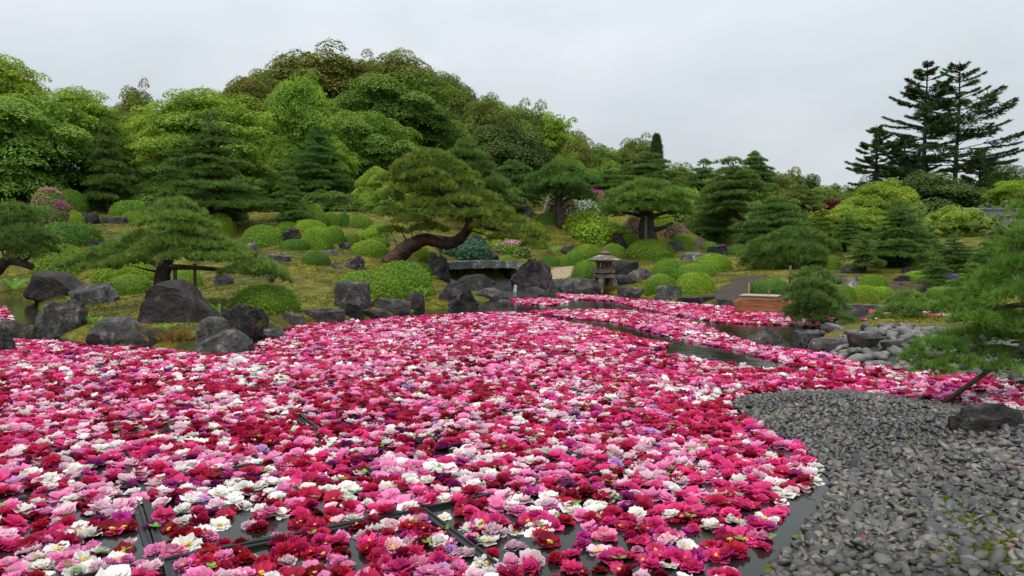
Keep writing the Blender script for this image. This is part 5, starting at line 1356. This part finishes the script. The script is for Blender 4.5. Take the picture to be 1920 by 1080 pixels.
def peony_layers(kind, lod, rs):
    """petal layers at unit diameter; returns (outer MB, inner MB, stamens MB)"""
    O, I, St = MB(), MB(), MB()
    nu, nv = {0: (6, 5), 1: (3, 3), 2: (3, 2), 3: (3, 2)}[lod]
    q = {0: 1, 1: .62, 2: .45, 3: .4}[lod]
    def ring(mb, n, L, W, tilt, curl, r0, z0, ruf):
        n = max(3 if lod == 3 else 4, int(round(n*q))); W = W/ (q**.6); o = rs.uniform(0, 6.28)
        for k in range(n):
            P, Qd, a = petal(L*rs.uniform(.82, 1.12), W*rs.uniform(.85, 1.15), tilt + rs.normal()*.14, curl + rs.normal()*.1, o + 2*math.pi*k/n + rs.normal()*.16, r0, z0 + rs.uniform(-.01, .01), ruf*(1 if lod == 0 else .8), nu, nv, rs)
            mb.add(P, Qd, None, a)
    if kind == 'double':
        ring(O, 8, .44, .40, .08, .08, .06, .05, .10)
        ring(O, 8, .38, .36, .45, .0, .06, .07, .12)
        if lod < 3: ring(I, 7, .32, .32, .85, -.1, .05, .09, .16)
        if lod < 2: ring(I, 7, .28, .26, 1.15, -.2, .02, .10, .2)
        if lod == 0: ring(I, 6, .22, .22, 1.3, -.2, .06, .16, .24)
    elif kind == 'semi':
        ring(O, 8, .45, .42, .10, .05, .06, .05, .09)
        ring(I, 8, .34, .34, .55, .1, .07, .07, .14)
        if lod < 2: ring(I, 6, .24, .26, .9, .1, .09, .08, .16)
    else:
        ring(O, 7, .47, .48, .03, .12, .04, .05, .08)
        ring(I, 6, .40, .40, .30, .06, .05, .07, .10)
    if kind != 'double':
        V = ICO2_V*np.array([.1, .1, .07])*(1 + .3*rs.normal(size=(len(ICO2_V), 1))) + np.array([0, 0, .14])
        St.add(V, None, ICO2_F)
    return O, I, St
HI = []
for k in range(12):
    kd = ['double', 'semi', 'double', 'flat', 'semi', 'double'][k % 6]; rs = np.random.default_rng(500 + k)
    O, I, St = peony_layers(kd, 0, rs)
    HI.append((kd, O.mesh('outer_petals', True), I.mesh('inner_petals', True), St.mesh('stamens') if St.n else None))
# scatter on a jittered hex lattice over all rafts
sp_ = .108; ys = np.arange(3.7, 33, sp_*.866); pts = []
for r_i, y in enumerate(ys):
    hw = y*.74 + .6; xs = np.arange(-hw, hw, sp_) + (r_i % 2)*sp_*.5
    pts.append(np.column_stack([xs, np.full(len(xs), y)]))
PP = np.concatenate(pts); PP = PP + rng.uniform(-.5, .5, PP.shape)*sp_*.85
PP = PP[in_flowers(PP)]
land = np.maximum.reduce([sdist(PP, L) for L in (LAND_A, LAND_B, LAND_C)])
ok = land < -.03
for (x, y, rx, ry) in ROCKS:
    ok &= ((PP[:, 0]-x)/(rx*.98))**2 + ((PP[:, 1]-y)/(ry*.98))**2 > 1
def vnoise(P, f, seed):
    return np.array([mnoise.noise(Vector((x*f + seed, y*f - seed, seed*.37))) for x, y in P])
g1 = vnoise(PP, .9, 3.1); near = np.clip((9.5 - PP[:, 1])/5, 0, 1)
loc_ = PP - FO; fu, fv = (loc_@FU)/1.8, (loc_@FV)/1.8
bar = np.minimum(np.abs(fu - np.round(fu)), np.abs(fv - np.round(fv)))*1.8
keepp = np.where((bar < .075) & (vnoise(PP, .45, 21.0) > -.02) & (PP[:, 1] < 17), .6, 1.0)*np.clip((.95 - .15*near) - .7*np.clip(g1 - .12, 0, 1)*(.35 + near), .25, 1)
ok &= rng.uniform(0, 1, len(PP)) < keepp
PP = PP[ok]
# colour drifts
base_w = np.log(PW)[None, :] + np.stack([1.7*vnoise(PP, .55, 11 + 7.3*k) + 1.7*vnoise(PP, 1.7, 40 + 5.7*k) for k in range(len(PN))], 1)
pick = np.argmax(base_w + rng.gumbel(size=base_w.shape)*.85, 1)
dia = rng.uniform(.098, .175, len(PP))*np.where(rng.uniform(0, 1, len(PP)) < .12, .72, 1.0)
order = np.argsort(PP[:, 1]); PP, pick, dia = PP[order], pick[order], dia[order]
dd = PP[:, 1]; inview = np.abs(PP[:, 0]) < dd*.672
vis_bottom = dd > CAM_H/math.tan(PITCH + math.atan(540/F_PX)) - .02
cand = np.nonzero(inview & vis_bottom)[0][:300]; isel = np.zeros(len(PP), bool); isel[cand] = True
sizes = {True: 'large', False: ''}
KW = {'double': 'ruffled', 'semi': 'half open', 'flat': 'wide open'}
beach_d = sdist(PP[:int(cand.max()) + 400], LAND_C)
nearP = PP[:int(cand.max()) + 400]; nearC = pick[:int(cand.max()) + 400]
seen = set()
for n_, i in enumerate(cand):
    kd, om, im, sm = HI[rng.integers(len(HI))]
    if PN[pick[i]] == 'white' and rng.random() < .6: kd, om, im, sm = HI[[3, 9][rng.integers(2)]]
    s = dia[i]*1.12; cn = PN[pick[i]]
    # neighbours on the water, for a description that singles this bloom out
    dv = nearP - PP[i]; dist = np.hypot(*dv.T); dist[i] = 9
    def nb(dx, dy):
        sc_ = dist + 9*(dv@np.array([dx, dy]) < .55*dist); j = np.argmin(sc_); return PN[nearC[j]] if sc_[j] < .5 else 'open water'
    lf, rt, fr, bk = nb(-1, 0), nb(1, 0), nb(0, -1), nb(0, 1)
    opts = [f'{KW[kd]} {cn} peony between {lf} and {rt}, {bk} behind', f'{cn} peony between {lf} and {rt}, {bk} behind and {fr} in front',
            f'{cn} peony, {fr} in front, {bk} behind, {lf} to one side and {rt} to the other', f'small {KW[kd]} {cn} peony, {fr} in front, {bk} behind' if s < .16 else f'big {KW[kd]} {cn} peony, {fr} in front, {bk} behind']
    where = ' by the beach' if beach_d[i] > -1 else (' out on the open rafts' if beach_d[i] < -3.5 else ' between beach and rafts')
    opts += [f'{cn} peony{where}, {bk} behind, {lf} and {rt} beside it', f'{KW[kd]} {cn} peony{where}, {fr} in front', f'{KW[kd]} {cn} peony{where}, {bk} behind', f'{KW[kd]} {cn} peony{where}, {lf} beside it']
    lab = next((q for q in opts if q not in seen and len(q.split()) <= 16), opts[0]); seen.add(lab)
    root = tag(empty('peony', (PP[i, 0], PP[i, 1], -.003), rng.uniform(0, 6.28)), lab, 'peony', 'peonies floating on the pond')
    root.rotation_euler = (rng.normal()*.2, rng.normal()*.2, rng.uniform(0, 6.28)); root.scale = (s, s, s*rng.uniform(.75, 1.1))
    link('outer_petals', om, PMAT[cn], root); link('inner_petals', im, PMAT[cn], root)
    if sm: link('stamens', sm, STAM, root)
rest = np.nonzero(~isel)[0]
def build_rest(sel, lod, protos):
    VV, QQ, CC = [], [], []; n0 = 0
    which = rng.integers(0, len(protos), len(sel))
    for pi, (V, Qd, a, st) in enumerate(protos):
        ids = sel[which == pi]
        if len(ids) == 0: continue
        n = len(ids); an = rng.uniform(0, 6.28, n); c, s = np.cos(an), np.sin(an)
        sc_ = dia[ids]*1.12
        W = V[None]*sc_[:, None, None]; W = W*np.stack([np.ones(n), np.ones(n), rng.uniform(.8, 1.2, n)], 1)[:, None]
        tx, ty = rng.normal(size=n)*.13, rng.normal(size=n)*.13
        X = W[..., 0]*c[:, None] - W[..., 1]*s[:, None]; Y = W[..., 0]*s[:, None] + W[..., 1]*c[:, None]
        Z = W[..., 2] + X*tx[:, None] + Y*ty[:, None]
        X = X + PP[ids, 0][:, None]; Y = Y + PP[ids, 1][:, None]
        VV.append(np.stack([X, Y, Z], -1).reshape(-1, 3))
        QQ.append((Qd[None] + (np.arange(n)*len(V))[:, None, None] + n0).reshape(-1, Qd.shape[1])); n0 += n*len(V)
        A = np.array([PCOL[PN[k]][0] for k in pick[ids]])[:, None]; B = np.array([PCOL[PN[k]][1] for k in pick[ids]])[:, None]
        jit = rng.uniform(.82, 1.15, (n, 1, 1))
        col = (A + (B - A)*a[None, :, None])*jit
        col = np.where(st[None, :, None] > 0, np.array([.6, .36, .04])[None, None], col)
        CC.append(np.clip(col, 0, .9).reshape(-1, 3))
    return np.concatenate(VV), np.concatenate(QQ), np.concatenate(CC)
def proto_arr(lod, n, seed):
    out = []
    for k in range(n):
        kd = ['double', 'semi', 'double', 'flat', 'semi', 'double'][k % 6]; rs = np.random.default_rng(seed + k)
        O, I, St = peony_layers(kd, lod, rs); V = np.concatenate(O.V + I.V); nO = O.n
        Qd = np.concatenate(O.Q + [q + nO for q in I.Q]); a = np.concatenate(O.A + I.A); st = np.zeros(len(V))
        if kd != 'double' and lod < 2:
            h = .15; nv_ = len(V); V = np.vstack([V, [(.08*math.cos(t_), .08*math.sin(t_), h) for t_ in np.arange(4)*math.pi/2], [(0,0,h+.05)]*1])
            Qd = np.vstack([Qd, [(nv_, nv_+1, nv_+2, nv_+4), (nv_+2, nv_+3, nv_, nv_+4)]]); a = np.r_[a, np.ones(5)]; st = np.r_[st, np.ones(5)]
        out.append((V, Qd, a, st))
    return out
near_r = rest[dd[rest] < 8.5]; far_r = rest[(dd[rest] >= 8.5) & (dd[rest] < 13)]; back_r = rest[dd[rest] >= 13]
V1, Q1, C1 = build_rest(near_r, 1, proto_arr(1, 12, 700)); V2_, Q2_, C2 = build_rest(far_r, 2, proto_arr(2, 12, 800)); V3, Q3, C3 = build_rest(back_r, 3, proto_arr(3, 12, 860))
m, t, p = mat('peony_mixed', (.5,.1,.2), .62, .18)
at = N(t, 'ShaderNodeAttribute', attribute_name='tint'); t.links.new(at.outputs['Color'], p.inputs['Base Color'])
tr = N(t, 'ShaderNodeBsdfTranslucent'); t.links.new(at.outputs['Color'], tr.inputs[0]); mx = N(t, 'ShaderNodeMixShader'); mx.inputs[0].default_value = .4
t.links.new(p.outputs[0], mx.inputs[1]); t.links.new(tr.outputs[0], mx.inputs[2]); t.links.new(mx.outputs[0], t.nodes['Material Output'].inputs[0])
fm = make_mesh('peony_blooms', np.vstack([V1, V2_, V3]), [np.vstack([Q1, Q2_ + len(V1), Q3 + len(V1) + len(V2_)])], smooth=True, col=np.vstack([C1, C2, C3]))
tag(link('peony_blooms', fm, m), 'thousands of red, pink and white peonies floating across the pond', kind='stuff')
# calyx leaves and buds among the near flowers
mb = MB(); n = 700; ids = rng.choice(np.nonzero(dd < 14)[0], n, replace=False)
for i in ids:
    k = rng.integers(2, 5); a0 = rng.uniform(0, 6.28)
    for q in range(k):
        a = a0 + q*6.28/k + rng.normal()*.3; l = rng.uniform(.03, .06); o_ = np.array([PP[i,0] + .05, PP[i,1] - .05, .045])
        e_ = np.array([math.cos(a), math.sin(a), .25])*l; s_ = np.array([-math.sin(a), math.cos(a), .1])*l*.35
        mb.add([o_, o_ + e_*.5 + s_, o_ + e_, o_ + e_*.5 - s_], [(0,1,2,3)], None, rng.uniform(.3, 1))
tag(link('loose_leaves', mb.mesh('loose_leaves'), G['fern']), 'bits of green leaf among the floating peonies', kind='stuff')

# ------------------------------------------------------------------ pebble beach
PEB = []
for k in range(12):
    rs = np.random.default_rng(900 + k); v = ICO2_V.copy()
    for _ in range(7):
        n = unit(rs.normal(size=3)*np.array([1,1,.7])); d_ = rs.uniform(.64, .95); s = v@n - d_; v = v - np.maximum(s, 0)[:, None]*n*.9
    v = v*(1 + .05*rs.normal(size=(len(v), 1)))
    PEB.append(v*np.array([rs.uniform(.85, 1.15), rs.uniform(.6, .9), rs.uniform(.36, .58)]))
def pebble_mat(name, cols, rough):
    m, t, p = mat(name, cols[0], rough, .5)
    at = N(t, 'ShaderNodeAttribute', attribute_name='var'); oi = N(t, 'ShaderNodeObjectInfo')
    # a pebble on its own takes its tone from the object, the joined ones from the mesh
    ad = N(t, 'ShaderNodeMath', operation='ADD'); fr = N(t, 'ShaderNodeMath', operation='FRACT')
    t.links.new(at.outputs['Fac'], ad.inputs[0]); t.links.new(oi.outputs['Random'], ad.inputs[1]); t.links.new(ad.outputs[0], fr.inputs[0])
    r = ramp(t, cols, np.linspace(0, 1, len(cols))); t.links.new(fr.outputs[0], r.inputs[0])
    tcn = N(t, 'ShaderNodeTexCoord'); nn = N(t, 'ShaderNodeTexNoise'); nn.inputs['Scale'].default_value = 18; nn.inputs['Detail'].default_value = 5; t.links.new(tcn.outputs['Object'], nn.inputs[0])
    geo = N(t, 'ShaderNodeNewGeometry'); nw_ = N(t, 'ShaderNodeTexNoise'); nw_.inputs['Scale'].default_value = 1.3; nw_.inputs['Detail'].default_value = 4; t.links.new(geo.outputs['Position'], nw_.inputs[0])
    r2 = ramp(t, [(.55,.55,.56), (1.0,1.0,1.0), (1.5,1.46,1.38)], [.36, .5, .66]); t.links.new(nw_.outputs[0], r2.inputs[0])
    mx = N(t, 'ShaderNodeMix', data_type='RGBA', blend_type='MULTIPLY'); mx.inputs[0].default_value = 1; t.links.new(r.outputs[0], mx.inputs[6]); t.links.new(r2.outputs[0], mx.inputs[7])
    t.links.new(mx.outputs[2], p.inputs['Base Color'])
    rr = N(t, 'ShaderNodeMapRange'); rr.inputs[3].default_value = rough-.14; rr.inputs[4].default_value = rough+.2; t.links.new(nn.outputs[0], rr.inputs[0]); t.links.new(rr.outputs[0], p.inputs['Roughness'])
    bu = N(t, 'ShaderNodeBump'); bu.inputs['Strength'].default_value = .35; bu.inputs['Distance'].default_value = .02; t.links.new(nn.outputs[0], bu.inputs['Height']); t.links.new(bu.outputs[0], p.inputs['Normal'])
    return m
PEB_D = pebble_mat('wet_pebble', [(.016,.0148,.0135), (.044,.041,.037), (.074,.069,.061), (.026,.0242,.022), (.125,.117,.103), (.062,.049,.038), (.024,.0222,.021)], .34)
PEB_L = pebble_mat('pale_cobble', [(.055,.054,.05), (.11,.107,.1), (.08,.077,.071), (.15,.145,.134), (.07,.066,.058)], .45)
def pebbles(land_, extent, spacing, rad, m, parent_name, plabel, bedcol, tilt=.25, margin=-.12, exclude_rocks=True, zoff=.0):
    xs, ys = np.arange(extent[0], extent[1], spacing), np.arange(extent[2], extent[3], spacing*.86)
    P = np.array([(x + (k % 2)*spacing*.5, y) for k, y in enumerate(ys) for x in xs]); P = P + rng.uniform(-.42, .42, P.shape)*spacing
    s = sdist(P, land_); P = P[(s > margin) & (np.abs(P[:, 0]) < P[:, 1]*.76 + .5)]
    if exclude_rocks:
        ok = np.ones(len(P), bool)
        for (x, y, rx, ry) in ROCKS: ok &= ((P[:, 0]-x)/(rx*.8))**2 + ((P[:, 1]-y)/(ry*.8))**2 > 1
        P = P[ok]
    Z = np.maximum(terrain(P), -.05)
    P = P[np.argsort(P[:, 1])]; Z = np.maximum(terrain(P), -.045)
    view = (np.abs(P[:, 0]) < P[:, 1]*.68) & (P[:, 1] > CAM_H/math.tan(PITCH + math.atan(540/F_PX))*.86)
    sel = np.nonzero(view)[0][:300]; mk = np.zeros(len(P), bool); mk[sel] = True
    return P, Z, mk
def rotm(az, tx, ty):
    ca, sa = np.cos(az), np.sin(az)
    return ca, sa, tx, ty
def lay(P, Z, mk, rad, m, parent, big=.5):
    n = len(P); r = rad*rng.uniform(.65, 1.0 + big, n)*np.where(rng.uniform(0,1,n) < .12, 1.45, 1)*np.where(rng.uniform(0,1,n) < .2, .68, 1)
    az = rng.uniform(0, 6.28, n); tx, ty = rng.normal(size=n)*.34, rng.normal(size=n)*.34; w_ = rng.integers(0, 12, n)
    mes = [make_mesh('pebble', v, [ICO2_F], np.zeros(len(v)), True) for v in PEB]
    for me in mes: me.set_sharp_from_angle(angle=R(70))
    for me in mes: me.materials.append(m)
    for i in np.nonzero(mk)[0]:
        o = link('pebble', mes[w_[i]], None, parent, (P[i,0], P[i,1], Z[i] + r[i]*.2), (tx[i], ty[i], az[i]), (r[i], r[i], r[i]*1.05))
    VV, FF, AA = [], [], []; n0 = 0
    for k, lod in [(k_, l_) for k_ in range(12) for l_ in (0, 1)]:
        ids = np.nonzero(~mk & (w_ == k))[0]
        if not len(ids): continue
        ids = ids[P[ids, 1] <= 6.6] if lod == 0 else ids[P[ids, 1] > 6.6]
        if not len(ids): continue
        base_v, base_f = (PEB[k], ICO2_F) if lod == 0 else (PEB[k][:12], ICO1_F)
        W = base_v[None]*r[ids][:, None, None]
        c, s = np.cos(az[ids])[:, None], np.sin(az[ids])[:, None]
        X = W[...,0]*c - W[...,1]*s; Y = W[...,0]*s + W[...,1]*c; Zz = W[...,2]*1.05 + X*tx[ids][:, None] + Y*ty[ids][:, None]
        VV.append(np.stack([X + P[ids,0][:,None], Y + P[ids,1][:,None], Zz + (Z[ids] + r[ids]*.2)[:,None]], -1).reshape(-1,3))
        FF.append((base_f[None] + (np.arange(len(ids))*len(base_v))[:,None,None] + n0).reshape(-1,3)); n0 += len(ids)*len(base_v)
        AA.append(np.repeat(rng.uniform(0, 1, len(ids)), len(base_v)))
    o = link('small_pebbles', make_mesh('small_pebbles', np.concatenate(VV), [np.concatenate(FF)], np.concatenate(AA), True), m, parent)
    tag(o, kind='stuff')
BEDM, t, p = mat('beach_bed', (.02,.02,.018), .7)
tcn = N(t, 'ShaderNodeTexCoord'); n1 = nse(1.1, 5, .7); r1 = ramp(t, [(.018,.018,.018), (.03,.03,.022), (.10,.13,.012)], [.3, .56, .66]); t.links.new(n1.outputs[0], r1.inputs[0]); t.links.new(r1.outputs[0], p.inputs['Base Color'])
def bed(name, land_, label, m, lift=.006, step=.1, ext=None):
    xs = np.arange(ext[0], ext[1], step); ys = np.arange(ext[2], ext[3], step); X, Y = np.meshgrid(xs, ys); P = np.stack([X.ravel(), Y.ravel()], 1)
    s = sdist(P, land_); Z = terrain(P) + lift; keep_ = s > -.05
    id_ = np.arange(len(P)).reshape(len(ys), len(xs)); q = np.stack([id_[:-1,:-1], id_[:-1,1:], id_[1:,1:], id_[1:,:-1]], -1).reshape(-1,4); q = q[keep_[q].all(1)]
    used, inv = np.unique(q, return_inverse=True); me = make_mesh(name, np.column_stack([P, Z])[used], [inv.reshape(-1,4)], smooth=True)
    return tag(link(name, me, m), label, kind='structure')
EXC = (.3, 8.4, 2.8, 10.6)
beach = bed('pebble_beach', LAND_C, 'beach of dark wet pebbles curving into the pond', BEDM, ext=EXC)
P, Z, mk = pebbles(LAND_C, EXC, .057, .048, PEB_D, None, None, None, margin=.04)
lay(P, Z, mk, .038, PEB_D, beach)
# moss growing in the joints of the near pebbles
mb = MB(); n = 170000; Pm = np.column_stack([rng.uniform(1.8, 4.6, n), rng.uniform(3.6, 6.4, n)]); fm_ = vnoise(Pm, 1.15, 7.7) + .5*vnoise(Pm, 5.0, 2.2)
cx_ = np.array([(Pm[:,0]-3.1)/1.0, (Pm[:,1]-4.55)/1.0]); kp = (fm_ - .75*(cx_**2).sum(0) > -.30) & (sdist(Pm, LAND_C) > .25); Pm = Pm[kp]
Vm = np.column_stack([Pm, np.maximum(terrain(Pm), 0) + .006 + .012*rng.uniform(0, 1, len(Pm))])
needles(mb, Vm, unit(np.array([0, 0, 1.]) + .5*rng.normal(size=(len(Vm), 3))), 2, .009, .010, .9)
tag(link('moss', mb.mesh('moss'), leaf_mat('moss_bright', (.05,.075,.006), (.15,.19,.014), .15)), kind='stuff')['label'] = 'bright yellow green moss in the joints of the dark pebbles'
mb = MB(); n = 46; Pf = np.column_stack([rng.uniform(1.5, 5.5, n*6), rng.uniform(4, 9.6, n*6)]); Pf = Pf[sdist(Pf, LAND_C) > .06][:n]
V, Qd = leaves(mb, np.column_stack([Pf, terrain(Pf) + .05]), unit(np.array([0, -.2, 1.]) + .3*rng.normal(size=(len(Pf), 3))), .045, .1, .7); mb.add(V, Qd, None, np.repeat(rng.uniform(0, 1, len(Pf)), 4))
tag(link('fallen_petals', mb.mesh('fallen_petals'), petal_mat('petal_fallen', (.30,.05,.09), (.62,.30,.36))), 'stray pink petals blown onto the pebbles', kind='stuff')
# pale cobbles in front of the islet
EXB = (5.0, 10.6, 9.8, 16)
cob = bed('cobble_patch', COB, 'patch of pale round cobbles in front of the pine islet', BEDM, ext=EXB)
P, Z, mk = pebbles(COB, EXB, .20, .115, PEB_L, None, None, None, margin=.02)
lay(P, np.maximum(Z, 0), mk, .118, PEB_L, cob, .25)
